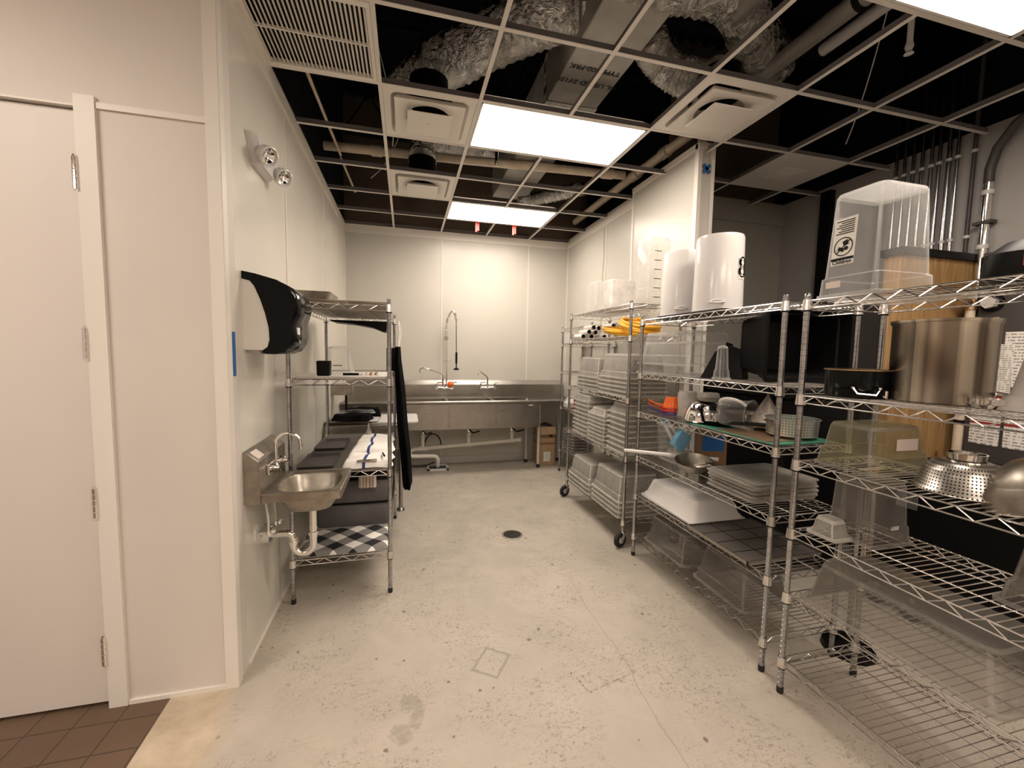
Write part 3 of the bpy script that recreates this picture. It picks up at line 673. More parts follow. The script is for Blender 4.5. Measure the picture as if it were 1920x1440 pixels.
# ================================================================= plastic bins
def bin_mb(L, Wd, Hh, taper=.03, t=.003, rim=.012, step=.28, so=.008, cr=.03, inv=True, rimh=.012, feet=False):
    """open tub; L along x, Wd along y; rim down when inv"""
    def ring(w, d_, z, r=cr): return rrect(w, d_, r, (Hh-z) if inv else z, 4)
    tp = lambda z: taper*(1-z/Hh)*2
    zs = Hh*(1-step)
    o = [ring(.012, .012, 0, .004), ring(L-tp(0)-2*so-.04, Wd-tp(0)-2*so-.04, 0, cr*.8), ring(L-tp(0)-2*so-.012, Wd-tp(0)-2*so-.012, .004), ring(L-tp(0)-2*so, Wd-tp(0)-2*so, .018), ring(L-tp(zs)-2*so, Wd-tp(zs)-2*so, zs), ring(L-tp(zs), Wd-tp(zs), zs+.006), ring(L, Wd, Hh-rimh), ring(L+2*rim, Wd+2*rim, Hh-rimh), ring(L+2*rim, Wd+2*rim, Hh)]
    i = [ring(L-2*t, Wd-2*t, Hh), ring(L-tp(zs)-2*t, Wd-tp(zs)-2*t, zs+.006), ring(L-tp(zs)-2*so-2*t, Wd-tp(zs)-2*so-2*t, zs), ring(L-tp(0)-2*so-2*t, Wd-tp(0)-2*so-2*t, .02), ring(L-tp(0)-2*so-.012-2*t, Wd-tp(0)-2*so-.012-2*t, .004+t), ring(.01, .01, t, .004)]
    return MB().loft(o+i, 0, True, True, mf=lambda k, j: 1 if (k in (2, 6, 7) or (k < 6 and k > 1 and j % 5 == (1 if j < 5 or 10 <= j < 15 else 2))) else 0)
def tub(name, label, mat, x0, x1, y0, y1, z, Hh, cat='storage bin', group=None, rotz=0, **k):
    mb = bin_mb(x1-x0, y1-y0, Hh, **k)
    o = mb.build(name, mat, loc=((x0+x1)/2, (y0+y1)/2, z), rot=(0, 0, rotz), ang=40)
    return tag(o, label, cat, group)
ORD = ['topmost', 'second from the top', 'third from the top', 'fourth from the top', 'fifth from the top', 'sixth from the top', 'seventh from the top', 'eighth from the top', 'ninth from the top', 'tenth from the top', 'eleventh from the top', 'twelfth from the top']
def stack(name, where, mat, x0, x1, y0, y1, z, n, pitch, Hh, group, cat='storage bin', last='lowest', **k):
    proto = None
    for q in range(n):
        w = ORD[q] if q < n-1 else last
        zz = z+(n-1-q)*pitch; lab = 'bin %s %s' % (w, where)
        if proto is None:
            proto = tub(name, lab, mat, x0, x1, y0, y1, zz, Hh, cat, group, **k)
        else:
            c = proto.copy(); COL.objects.link(c); c.location.z = zz; c['label'] = lab
            c.location.x += random.uniform(-.003, .003); c.location.y += random.uniform(-.003, .003)
# rack C (wheeled)
g = 'upturned translucent bins on the wheeled rack'
stack('food_bin', 'of the farther white bins under the yellow hose', 'frost', 1.76, 2.12, 3.60, 4.09, 1.222, 4, .038, .2, g, taper=.022)
stack('food_bin', 'of the nearer white bins under the yellow hose', 'frost', 1.73, 2.10, 2.99, 3.50, 1.222, 5, .036, .21, g, taper=.022)
stack('food_lid_bin', 'of the farther ribbed bin stack, wheeled rack', 'frost', 1.74, 2.12, 3.74, 4.10, .749, 9, .042, .07, g, taper=.015, step=.5)
stack('food_lid_bin', 'of the centre ribbed bin stack, wheeled rack', 'frost', 1.72, 2.12, 3.36, 3.68, .749, 8, .036, .07, g, taper=.015, step=.5)
stack('food_lid_bin', 'of the nearest ribbed bin stack, wheeled rack', 'frost', 1.735, 2.12, 2.985, 3.31, .749, 8, .046, .09, g, taper=.018, step=.5)
stack('food_bin', 'of the farther bins, bottom of the wheeled rack', 'frost', 1.69, 2.10, 3.56, 4.06, .221, 3, .045, .2, g, taper=.024)
stack('food_bin', 'of the nearer bins, bottom of the wheeled rack', 'frost', 1.69, 2.10, 2.99, 3.49, .221, 4, .042, .22, g, taper=.024)
def square_box(label, mat, x0, x1, y0, y1, z, Hh, marks=None, **k):
    t = thing('food_container', label, 'container', ((x0+x1)/2, (y0+y1)/2, z))
    bin_mb(x1-x0, y1-y0, Hh, **k).build('body', mat, t, ang=40)
    if marks:
        mb = MB()
        for q in range(marks): mb.box(-(x1-x0)/2+.05, -(y1-y0)/2-.003, .05+q*(Hh-.1)/marks, -(x1-x0)/2+.11, -(y1-y0)/2-.0015, .056+q*(Hh-.1)/marks)
        mb.build('volume_marks', 'dgrey', t)
    return t
square_box('tall clear square container upturned on the wheeled rack beside the white pails', 'clear', 1.84, 2.07, 2.935, 3.17, 1.972, .53, 6, taper=.012, step=.25, so=.006, rim=.006)
square_box('small frosted container on top of the wheeled rack', 'frost_w', 1.76, 2.04, 3.40, 3.66, 1.972, .27, taper=.01, step=.2, so=.004, rim=.006)
square_box('small clear container farthest along the top of the wheeled rack', 'clear', 1.76, 2.04, 3.70, 3.96, 1.972, .30, 3, taper=.01, step=.2, so=.004, rim=.006)
# yellow hoses and rolls on the wheeled rack
def hose(label, c, rx, ry, turns, z0, dz, seed, tilt=0.):
    rnd = random.Random(seed); pts = []
    N = int(turns*26)
    for i in range(N):
        a = tau*i/26; f = 1+.06*sin(a*1.3+seed)
        pts.append((c[0]+rx*f*cos(a), c[1]+ry*f*sin(a), z0+dz*i/N+tilt*(.5+.5*sin(a))))
    return tag(MB().tube(pts, .0125, 10).build('hose', 'yellow'), label, 'hose')
hose('coiled yellow hose, farther coil on the wheeled rack', (1.93, 3.52), .13, .19, 3.2, 1.732, .05, 1, .06)
hose('coiled yellow hose, nearer coil on the wheeled rack with black tie', (1.93, 3.18), .14, .20, 4.2, 1.732, .06, 2, .11)
rolls = [(1.76, 4.05, 1.745), (1.85, 4.05, 1.745), (1.80, 4.0, 1.79), (1.90, 4.06, 1.79), (1.98, 4.02, 1.745), (1.84, 3.98, 1.835), (2.07, 4.0, 1.86), (1.93, 4.05, 1.835)]
rl = ['front lowest', 'second in the bottom row', 'front one in the middle row', 'right one in the middle row', 'third in the bottom row', 'left one on top', 'rightmost and highest, set apart', 'right one on top']
t0 = thing('paper_roll', 'x', 'roll', (0, 0, 0), 0, 'white rolls with black ends on the wheeled rack')
MB().cyl((0, -.10, 0), (0, .10, 0), .026, 16).build('sleeve', 'white_m', t0)
MB().cyl((0, -.104, 0), (0, -.10, 0), .021, 16).build('end_cap', 'black', t0); MB().cyl((0, .10, 0), (0, .104, 0), .021, 16).build('end_cap', 'black', t0)
for i, (x, y, z) in enumerate(rolls):
    o = t0 if i == 0 else dup(t0); o.location = (x, y, z+.0); o['label'] = 'white roll with a black end on the wheeled rack, '+rl[i]
# far narrow rack contents
tag(B(-.1, -.12, 0, .1, .12, .12).build('storage_box', 'lgrey', loc=(2.10, 5.02, 1.692), bevel=.006), 'light grey box on the upper shelf of the narrow corner rack', 'box')
stack('shallow_tray', 'of the shallow trays in the narrow corner rack', 'frost_d', 2.01, 2.245, 4.72, 5.08, .302, 8, .038, .05, 'trays in the corner rack', 'tray', taper=.01, step=.4)
t = thing('plastic_jug', 'white handled jug on the narrow corner rack above the trays', 'jug', (2.08, 5.0, .874))
MB().loft([rrect(.15, .15, .03, 0), rrect(.16, .16, .03, .01), rrect(.16, .16, .03, .06), rrect(.09, .09, .03, .09), rrect(.04, .04, .015, .11)]).build('body', 'white', t)
MB().tube([(-.07, 0, .06)]+[(-.07*cos(R(k*18)), 0, .06+.075*sin(R(k*18))) for k in range(1, 10)]+[(.07, 0, .06)], .008, 8).build('handle', 'white', t)
MB().cyl((.03, -.05, 0), (.03, -.09, .0), .02).build('cap', 'red', t, loc=(0, 0, .02))
for i, (y, m, n_) in enumerate(((4.78, 'red', 'red canister on the narrow corner rack'), (4.62, 'black', 'black canister on the narrow corner rack, nearest the white bins'))):
    tag(MB().lathe([(.001, 0), (.05, 0), (.052, .006), (.052, .13), (.04, .145), (.03, .15), (.03, .165), (.001, .165)], 24).build('canister', m, loc=(2.08, y, .874)), n_, 'canister')
tag(MB().lathe([(.001, 0), (.075, 0), (.10, .10), (.105, .17), (.1, .17), (.09, .1), (.001, .01)], 28).build('bucket', 'white_m', loc=(2.12, 4.45, 1.34)), 'white bucket on the narrow corner rack behind the bins', 'bucket')

# ================================================================= rack B contents
def pail(label, x, y, z, r, h, txt):
    t = thing('pail', label, 'pail', (x, y, z), 0, 'upturned white pails on top of the second rack')
    MB().lathe([(.001, h), (r*.80, h), (r*.90, h-.004), (r*.93, h-.02), (r*.985, .03), (r*.985, .022), (r*1.03, .02), (r*1.03, 0), (r*.97, 0), (r*.955, .03), (r*.89, h-.02), (.001, h-.012)], 48).build('body', 'white', t, ang=50)
    a0 = math.atan2(-y, -x); mb = MB()
    for s_ in (-1, 1):
        pass
    hp = []
    for k in range(15):
        u = k/14; a = a0+(u-.5)*.55; rr = r*.985+.022*sin(pi*u)**.5; hp.append((rr*cos(a), rr*sin(a), .058+.004*cos(2*pi*u)))
    hp2 = [(x_, y_, z_+.018*sin(pi*q_/14)) for q_, (x_, y_, z_) in enumerate(hp)]; MB().tube(hp, .006, 8).tube(hp2, .004, 8).build('handle', 'white', t)
    tm = text_mb(txt, .17, .0006); ac = a0+R(62)
    pl = MB(); n = 8; w = .036
    vs = []
    for k in range(n+1):
        a = ac+(k/n-.5)*2*w/r
        for zz in (.20, .33): vs.append(((r*.965+.0015-.0001*zz)*cos(a), (r*.965+.0015)*sin(a), zz))
    pl.add(vs, [(2*k, 2*k+2, 2*k+3, 2*k+1) for k in range(n)]); pl.build('number_label', 'white_m', t)
    xform(tm, lambda p: Vector(((r*.965+.003+p.z)*cos(ac+p.x/r), (r*.965+.003+p.z)*sin(ac+p.x/r), .265+p.y))); tm.build('number', 'black', t, smooth=False)
    return t
pail('white upturned pail with a black number, nearer of the two on the rack', 1.90, 2.24, 1.831, .147, .475, '8')
pail('white upturned pail, farther of the two and partly hidden on the rack', 1.93, 2.63, 1.831, .147, .47, '8')
tag(MB().loft([rrect(.40, .62, .01, 0), rrect(.42, .64, .01, .012), rrect(.41, .63, .01, .012), rrect(.39, .61, .01, .003)], 0, True, True).build('sheet_tray', 'dgrey', loc=(1.95, 2.33, 1.8305)), 'dark sheet tray under the white pails on the rack top', 'tray')
def nested(label, mat, x0, x1, y0, y1, z, Hh, **k): return tub('food_box', label, mat, x0, x1, y0, y1, z, Hh, 'container', **k)
nested('large clear food box upturned on the second rack, outer and lower', 'clear', 1.75, 2.12, 2.28, 2.90, 1.431, .235, taper=.025, step=.3, cr=.04)
nested('clear food box nested on top of the large clear one on the second rack', 'clear', 1.756, 2.114, 2.286, 2.894, 1.50, .235, taper=.025, step=.3, cr=.04)
# black scoop holder
t = thing('dustpan', 'black plastic dustpan leaning beside the clear food boxes', 'dustpan', (1.87, 2.13, 1.432), R(-60))
MB().loft([[(-.12, -.02, 0), (.12, -.02, 0), (.12, .10, 0), (-.12, .10, 0)], [(-.06, .03, .16), (.10, .03, .17), (.10, .09, .17), (-.06, .09, .16)], [(-.02, .04, .20), (.03, .04, .20), (.03, .07, .20), (-.02, .07, .20)]]).build('pan', 'black', t, ang=20)
MB().tube([(0, .055, .18), (.005, .055, .215), (.03, .055, .2)], .012, 10).build('handle', 'black', t)
square_box('narrow clear container between the black dustpan and the black tote', 'clear', 1.765, 1.845, 2.02, 2.10, 1.432, .20, taper=.008, step=.3, so=.004, rim=.004)
# black tote on its side
o = bin_mb(.58, .385, .24, taper=.03, so=.01, rim=.012, inv=False).build('black_tote', 'black', loc=(2.17, 2.06, 1.636), rot=(R(90), 0, R(0)), ang=40)
tag(o, 'large black plastic tote standing on its side on the second rack', 'tote')
# third level
tag(B(-.2, -.36, 0, .2, .36, .006).build('shelf_mat', 'green', loc=(1.95, 1.98, 1.1355), bevel=.002), 'green perforated mat under the pans on the second rack', 'mat')
tag(B(-.12, -.18, 0, .12, .18, .003).build('shelf_mat', 'brass', loc=(1.88, 1.85, 1.142)), 'brown sheet lying on the green mat below the colander', 'mat')
t = thing('pot_colander', 'round perforated aluminium pot, inside the second rack behind the two posts', 'colander', (2.02, 1.77, 1.148))
MB().lathe([(.001, 0), (.105, 0), (.118, .008), (.122, .09), (.129, .094), (.129, .098), (.12, .098), (.115, .01), (.001, .004)], 48).build('bowl', 'perf_a', t, ang=50)
MB().tube([(-.12, -.03, .075), (-.15, -.03, .085), (-.15, .03, .085), (-.12, .03, .075)], .005, 8).build('handle', 'shiny', t)
t = thing('conical_strainer', 'cone shaped fine strainer standing point up on the second rack', 'strainer', (2.06, 1.97, 1.143))
MB().lathe([(.001, .205), (.006, .2), (.10, .03), (.10, .025), (.096, .028), (.004, .192)], 36).build('mesh_cone', 'mesh', t)
MB().lathe([(.104, .02), (.108, .03), (.10, .034), (.096, .022), (.104, .02)], 36).build('rim', 'shiny', t); MB().tube([(-.004, 0, .205), (-.008, 0, .212), (0, 0, .218), (.008, 0, .212), (.004, 0, .205)], .002, 6).build('hook', 'shiny', t)
t = thing('frying_pan', 'dark frying pan with a long handle under the shiny bowls', 'pan', (1.93, 2.18, 1.142))
MB().lathe([(.001, 0), (.12, 0), (.145, .03), (.148, .03), (.125, .004), (.001, .004)], 40).build('pan', 'black_gloss', t, loc=(0, 0, 0)); MB().tube([(-.08, -.12, .024), (-.09, -.2, .045), (-.06, -.38, .06)], [.008, .011, .012], 8).build('handle', 'black', t)
t = thing('mixing_bowl', 'shiny steel bowl upside down in front of the white containers', 'bowl', (1.87, 2.27, 1.15))
MB().lathe([(.001, .13), (.05, .128), (.088, .104), (.112, .052), (.118, .004), (.125, 0), (.118, 0), (.107, .05), (.083, .1), (.001, .123)], 40).build('bowl', 'shiny', t); MB().tube([(-.02-.055*sin(R(a))-.045*cos(R(a)), -.09, .005+.105*sin(R(a))) for a in range(0, 91, 15)], .009, 6).build('band', 'black', t)
t = thing('plastic_pitcher', 'clear pitcher lying on its side with a curved white handle', 'pitcher', (1.86, 2.10, 1.232), 0, rot=(R(90), 0, R(20)))
MB().lathe([(.001, 0), (.07, 0), (.076, .006), (.084, .17), (.092, .172), (.08, .172), (.073, .01), (.001, .006)], 32).build('body', 'clear', t); MB().tube([(-.70*d_, .71*d_, z_) for d_, z_ in [(.074, .02)]+[(.078+.055*sin(R(a)), .09-.075*cos(R(a))) for a in range(20, 161, 20)]+[(.084, .165)]], .009, 8).build('handle', 'white', t)
tag(MB().lathe([(.001, .005), (.07, 0), (.09, .03), (.11, .07), (.115, .07), (.10, .03), (.08, -.004), (.001, 0)], 36).build('mixing_bowl', 'steel_d', loc=(2.06, 2.14, 1.15)), 'brass toned bowl behind the pitcher, left of the cone strainer', 'bowl')
tag(MB().lathe([(.10, 0), (.104, .008), (.001, .014), (.001, .005)], 36).build('steel_pan_lid', 'steel', loc=(1.92, 2.25, 1.283)), 'flat steel pan lid on top of the upturned bowl', 'lid')  # a pan lid lying on the upturned bowl
def cup_mb(r0, r1, h): return MB().lathe([(.001, h), (r0*.9, h), (r0, h-.008), (r1, .01), (r1+.006, .01), (r1+.006, 0), (r1-.003, 0), (r0-.003, h-.01), (.001, h-.004)], 32)
for i, (x, y, lb) in enumerate(((1.965, 2.56, 'white upturned plastic cup, left of the pair beside the orange scoops'), (2.06, 2.45, 'white upturned plastic cup, right of the pair and behind the steel bowl'))):
    tag(cup_mb(.062, .085, .175).build('plastic_cup', 'frost_w', loc=(x, y, 1.137)), lb, 'cup', 'white upturned cups')
for i, (m, lb) in enumerate((('purple', 'purple scoop, lowest of the stacked scoops'), ('orange_d', 'red orange scoop in the middle of the stacked scoops'), ('orange', 'bright orange scoop, topmost of the stacked scoops'))):
    t = thing('measuring_scoop', lb, 'scoop', (1.88, 2.62, 1.137+i*.026), R(58), 'stacked scoops')
    cup_mb(.045, .062, .075).build('cup', m, t)
    MB().loft([[(-.012, .055, .006), (.012, .055, .006), (.012, .055, .02), (-.012, .055, .02)], [(-.017, .115, .022), (.017, .115, .022), (.017, .115, .032), (-.017, .115, .032)], [(-.02, .165, .048), (.02, .165, .048), (.02, .165, .058), (-.02, .165, .058)]]).build('handle', m, t)
# fourth level
t = thing('parts_container', 'clear container holding white tubes and light blue pieces', 'container', (1.955, 2.60, .797))
bin_mb(.26, .24, .27, taper=.008, step=.3, so=.004, rim=.005, cr=.025, inv=False).build('body', 'clear', t, ang=40)
for i, (r, z, lb) in enumerate(((.085, .03, 'lowest coil of white tubing inside the clear container'), (.078, .06, 'upper coil of white tubing inside the clear container'))):
    tag(MB().tube([(1.955+r*cos(tau*k/24), 2.60+r*.9*sin(tau*k/24), .80+z+.004*sin(k)) for k in range(30)], .013, 10).build('tubing', 'frost_w'), lb, 'tubing')
for i, (a, b, lb) in enumerate((((1.84, 2.64, 1.07), (1.90, 2.60, .93), 'left white tube with a light blue tip in the clear container'), ((1.87, 2.66, 1.09), (1.94, 2.60, .97), 'right white tube with a light blue tip in the clear container'))):
    a, b = Vector(a), Vector(b); t = thing('capped_tube', lb, 'tube', a); MB().cyl((0, 0, 0), b-a, .013).build('tube', 'white', t); MB().cyl((a-b)*.16, (0, 0, 0), .016).build('tip', 'blue_p', t)
mb = MB(); mb.obox((0, 0, 0), (.11, .05, .13), Quaternion((0, 1, 0), R(35))); tag(mb.build('blue_block', 'blue_p', loc=(1.91, 2.54, .96), bevel=.01), 'light blue plastic piece in the middle of the clear container', 'part')
tag(MB().tube([(1.99, 2.60, .93), (2.04, 2.56, 1.05), (2.07, 2.54, 1.10)], .011, 8).build('white_rod', 'white'), 'slanting white rod leaning out of the clear container', 'rod')
tag(MB().cyl((1.615, 2.80, .84), (2.05, 2.32, .87), .0135, 12).build('white_bar', 'white'), 'straight white bar poking out on both sides of the clear container', 'bar')
t = thing('cardboard_box', 'small dark cardboard box with a blue panel behind the white bar', 'box', (2.13, 2.50, .797), R(-18))
B(-.09, -.06, 0, .09, .06, .25).build('carton', 'card_d', t); B(-.08, -.062, .10, .07, -.06, .21).build('panel', 'blue', t)
t = thing('mixing_bowl', 'steel bowl with a curved handle lying below the clear container', 'bowl', (1.86, 2.33, .797))
MB().lathe([(.001, .004), (.05, 0), (.09, .03), (.115, .07), (.12, .07), (.10, .03), (.06, -.004), (.001, 0)], 36).build('bowl', 'steel_d', t, rot=(R(8), R(-8), 0), loc=(0, 0, .012)); MB().tube([(.03, -.11, .07), (.02, -.15, .09), (-.04, -.16, .10), (-.08, -.11, .075)], .007, 8).build('handle', 'shiny', t)
proto = None
for q in range(10):
    lb = 'flat translucent lid, %s of the lid stack on the second rack' % (ORD[q] if q < 9 else 'lowest')
    if proto is None:
        mb = MB(); mb.loft([rrect(.43, .35, .03, 0), rrect(.44, .36, .03, .002), rrect(.44, .36, .03, .008), rrect(.42, .34, .03, .011), rrect(.39, .31, .03, .007), rrect(.02, .02, .008, .007)])
        proto = tag(mb.build('tray_cover', 'frost', loc=(2.0, 1.92, .797+9*.0105), ang=50), lb, 'lid', 'stack of flat translucent lids')
    else:
        c = proto.copy(); COL.objects.link(c); c.location = (2.0+random.uniform(-.02, .02), 1.92+random.uniform(-.012, .012), .797+(9-q)*.0105); c.rotation_euler = (0, 0, random.uniform(-.05, .05)); c['label'] = lb
# fifth level
nested('opaque white tub upturned on the second rack above the frosted boxes', 'white', 1.76, 2.16, 2.18, 2.77, .496, .135, taper=.035, step=.3, cr=.035)
t = thing('metal_sheet', 'flat grey sheet with a bright metal edge on the fifth shelf of the second rack', 'tray', (1.94, 1.93, .497))
B(-.23, -.235, 0, .25, .235, .006).build('plate', 'mat_grey', t); mb = MB()
for a in ((-.235, -.24, .255, -.235), (-.235, .235, .255, .24), (-.235, -.24, -.23, .24), (.25, -.24, .255, .24)): mb.box(a[0], a[1], -.002, a[2], a[3], .016)
mb.build('edge_frame', 'steel', t); mb = MB()
for q in range(3): mb.box(-.23, -.12+q*.12, .006, .25, -.116+q*.12, .0075)
for q in range(2): mb.box(-.07+q*.16, -.235, .006, -.066+q*.16, .235, .0075)
mb.build('joint_lines', 'black', t)
# bottom
nested('smoky frosted box upturned on the bottom of the second rack, farther one', 'frost_d', 1.76, 2.08, 2.26, 2.70, .176, .20, taper=.025, step=.3)
nested('smoky frosted box upturned on the bottom of the second rack, nearer one', 'frost_d', 1.77, 2.10, 1.76, 2.16, .176, .22, taper=.03, step=.3)

# ================================================================= rack A contents
t = square_box('large clear bin upturned on the nearest rack with a white warning label', 'clear', 1.725, 2.03, 1.19, 1.44, 1.822, .43, taper=.018, step=.2, so=.008, cr=.03, rim=.006)
wl = MB(); wl.box(-.0012, -.045, -.085, 0, .045, .105); w_o = wl.build('warning_label', 'white_m', t, loc=(-.140, .03, .215), rot=(0, R(3), 0))
mb = MB()
for q in range(7): mb.box(-.0022, -.036, .04+q*.0085, -.0012, .036-.01*(q % 3), .0435+q*.0085)
mb.box(-.0022, -.045, -.066, -.0012, .045, -.056)
rg = []
for k in range(28): a0, a1 = tau*k/28, tau*(k+1)/28; mb.add([(-.0022, .034*cos(a0), -.012+.034*sin(a0)), (-.0022, .034*cos(a1), -.012+.034*sin(a1)), (-.0022, .038*cos(a1), -.012+.038*sin(a1)), (-.0022, .038*cos(a0), -.012+.038*sin(a0))], [(0, 1, 2, 3)])
mb.obox((-.002, 0, -.012), (.001, .004, .07), Quaternion((1, 0, 0), R(45)))
mb.obox((-.002, .008, -.022), (.001, .026, .014), Quaternion((1, 0, 0), R(25))); mb.cyl((-.0024, -.012, -.02), (-.0012, -.012, -.02), .008, 12); mb.obox((-.002, -.008, .002), (.001, .02, .02), Quaternion((1, 0, 0), R(-20)))
tx = text_mb('Children', .022, .0004); xform(tx, lambda p: Vector((-.0022-p.z, -p.x, -.074+p.y))); mb.add(tx.v, tx.f)
mb.build('warning_print', 'black', w_o, smooth=False)
B(-.0012, -.03, -.012, 0, .03, .014).build('price_label', 'gauge', t, loc=(-.1565, .05, .05))
# tool bag
t = thing('tool_bag', 'black bag with a red patch on top of the nearest rack', 'bag', (2.02, .93, 1.822), R(20))
MB().loft([rrect(.26, .20, .06, 0, 5), rrect(.28, .22, .07, .03, 5), rrect(.27, .21, .08, .10, 5), rrect(.20, .12, .06, .14, 5), rrect(.1, .05, .02, .15, 5)]).build('body', 'black', t)
B(-.142, -.03, .05, -.136, .01, .09).build('patch', 'red', t)
# second level
t = thing('stock_pot', 'large brushed steel stock pot on the nearest rack', 'pot', (1.99, 1.135, 1.407))
MB().lathe([(.001, 0), (.138, 0), (.145, .006), (.146, .294), (.151, .300), (.151, .306), (.142, .306), (.141, .01), (.001, .006)], 96).build('body', 'pot', t, ang=45)
MB().lathe([(.152, .304), (.152, .312), (.10, .316), (.001, .318), (.001, .31)], 64).build('lid', 'pot', t)
for a in (R(152), R(152-115)):
    a = a
for s_, a in enumerate((R(120), R(-60))):
    c_, s2 = cos(a), sin(a); mb = MB(); tx_ = (-s2, c_)
    P3 = lambda rr, u, z: (rr*c_+u*tx_[0], rr*s2+u*tx_[1], z)
    mb.tube([P3(.146, -.045, .045), P3(.175, -.045, .04), P3(.185, -.03, .038), P3(.185, .03, .038), P3(.175, .045, .04), P3(.146, .045, .045)], .0065, 8); mb.build('handle', 'shiny', t)
t = thing('braising_pot', 'wide black enamel pot with wire side handles next to the stock pot', 'pot', (1.865, 1.335, 1.407))
MB().lathe([(.001, 0), (.108, 0), (.116, .01), (.118, .112), (.122, .116), (.115, .116), (.112, .012), (.001, .006)], 48).build('body', 'black_gloss', t, ang=45)
MB().lathe([(.1225, .113), (.1225, .118), (.115, .118), (.115, .113), (.1225, .113)], 48).build('rim', 'brass', t)
a = math.atan2(-1.335, -1.865)
for a in (a+R(12),):
    c_, s2 = cos(a), sin(a); tx_ = (-s2, c_); P3 = lambda rr, u, z: (rr*c_+u*tx_[0], rr*s2+u*tx_[1], z)
    MB().tube([P3(.117, -.042, .045), P3(.122, -.042, .042), P3(.128, -.03, .022), P3(.128, .03, .018), P3(.122, .042, .042), P3(.117, .042, .045)], .004, 8).lathe([(.001, 0), (.007, 0), (.007, .007), (.001, .007)], 10, c=P3(.119, -.042, .042)).lathe([(.001, 0), (.007, 0), (.007, .007), (.001, .007)], 10, c=P3(.119, .042, .042)).build('handle', 'shiny', t)
t = thing('tongs', 'bent steel tongs resting between the black pot and the stock pot', 'tongs', (1.80, 1.26, 1.412))
MB().tube([(0, .10, .0), (.01, .05, .018), (.03, 0, .02), (.05, -.04, .006)], .0045, 8).tube([(.0, .09, .0), (.0, .04, .005), (.02, -.01, .012), (.05, -.045, .006)], .0045, 8).build('arms', 'shiny', t)
MB().cyl((.05, -.042, 0), (.05, -.042, .03), .007, 10).build('hinge', 'shiny', t)
nested('milky white container at the right edge beside the stock pot', 'frost_w', 1.93, 2.12, .74, .95, 1.407, .24, taper=.03, step=.2, cr=.05)
tag(MB().lathe([(.001, .01), (.03, 0), (.045, .012), (.05, .03), (.052, .03), (.05, .01), (.03, -.004), (.001, 0)], 24).build('small_bowl', 'shiny', loc=(1.93, .965, 1.411)), 'tiny shiny bowl at the right foot of the stock pot', 'bowl')
# third level
t = thing('food_tote', 'yellowed clear tote upturned on the third shelf of the nearest rack', 'container', (1.905, 1.29, 1.112))
bin_mb(.33, .24, .19, taper=.02, step=.42, so=.008, cr=.03, rim=.006).build('body', 'clear_y', t, ang=40)
B(-.05, -.1225, .10, .06, -.1205, .145).build('tag', 'gauge', t); B(-.10, -.05, .004, .02, -.02, .006).build('paper_slip', 'gauge', t)
t = thing('colander', 'shiny steel colander upside down on the third shelf of the nearest rack', 'colander', (1.90, .985, 1.112))
MB().lathe([(.001, .115), (.045, .113), (.085, .10), (.108, .07), (.120, .015), (.132, .008), (.134, 0), (.118, .004), (.104, .07), (.08, .095), (.001, .108)], 48).build('bowl', 'perf', t, ang=50)
MB().lathe([(.05, .115), (.052, .135), (.046, .135), (.045, .115)], 32).build('foot_ring', 'shiny', t)
t = thing('wok', 'dull steel wok tilted against the colander at the right edge', 'wok', (1.925, .80, 1.165), 0, rot=(R(-18), R(-16), 0))
MB().lathe([(.001, .11), (.05, .104), (.10, .075), (.135, .03), (.145, -.02), (.152, -.022), (.14, .03), (.10, .07), (.001, .104)], 48).build('bowl', 'steel_d', t, ang=50)
MB().lathe([(.148, -.026), (.153, -.022), (.153, -.018), (.147, -.02), (.148, -.026)], 48).build('rim', 'shiny', t)
tag(B(-.004, -.03, -.05, 0, .03, .0).build('label_holder', 'clear', loc=(1.692, 1.02, 1.106)), 'clear shelf label holder hanging on the front of the nearest rack', 'label holder')
# fourth level
nested('small frosted box upturned at the front corner of the fourth shelf, nearest rack', 'frost', 1.745, 1.845, 1.30, 1.41, .795, .085, taper=.008, step=.35, so=.004, rim=.01, cr=.015)
t = square_box('square smoky frosted container with a white label on the fourth shelf', 'frost_d', 1.84, 2.06, 1.21, 1.42, .795, .26, taper=.01, step=.3, so=.005, rim=.008)
B(-.03, -.112, .075, .01, -.110, .09).build('label', 'label', t)
nested('smoky frosted box upturned at the right edge on the fourth shelf', 'frost_d', 1.86, 2.13, .60, .86, .795, .2, taper=.02, step=.4)
nested('very long clear tub upturned on the fifth shelf of the nearest rack', 'frost_d', 1.725, 2.10, .76, 1.41, .491, .185, taper=.03, step=.2, cr=.04)
# thing under the rack
t = thing('pole_stand', 'round black base standing on the floor behind the nearest rack', 'base', (2.31, 1.60, 0))
MB().lathe([(.001, .05), (.09, .05), (.115, .035), (.12, 0), (.001, 0)], 40).build('disc', 'black', t); MB().cyl((0, 0, .04), (0, 0, .9), .014, 12).build('pole', 'chrome_post', t)

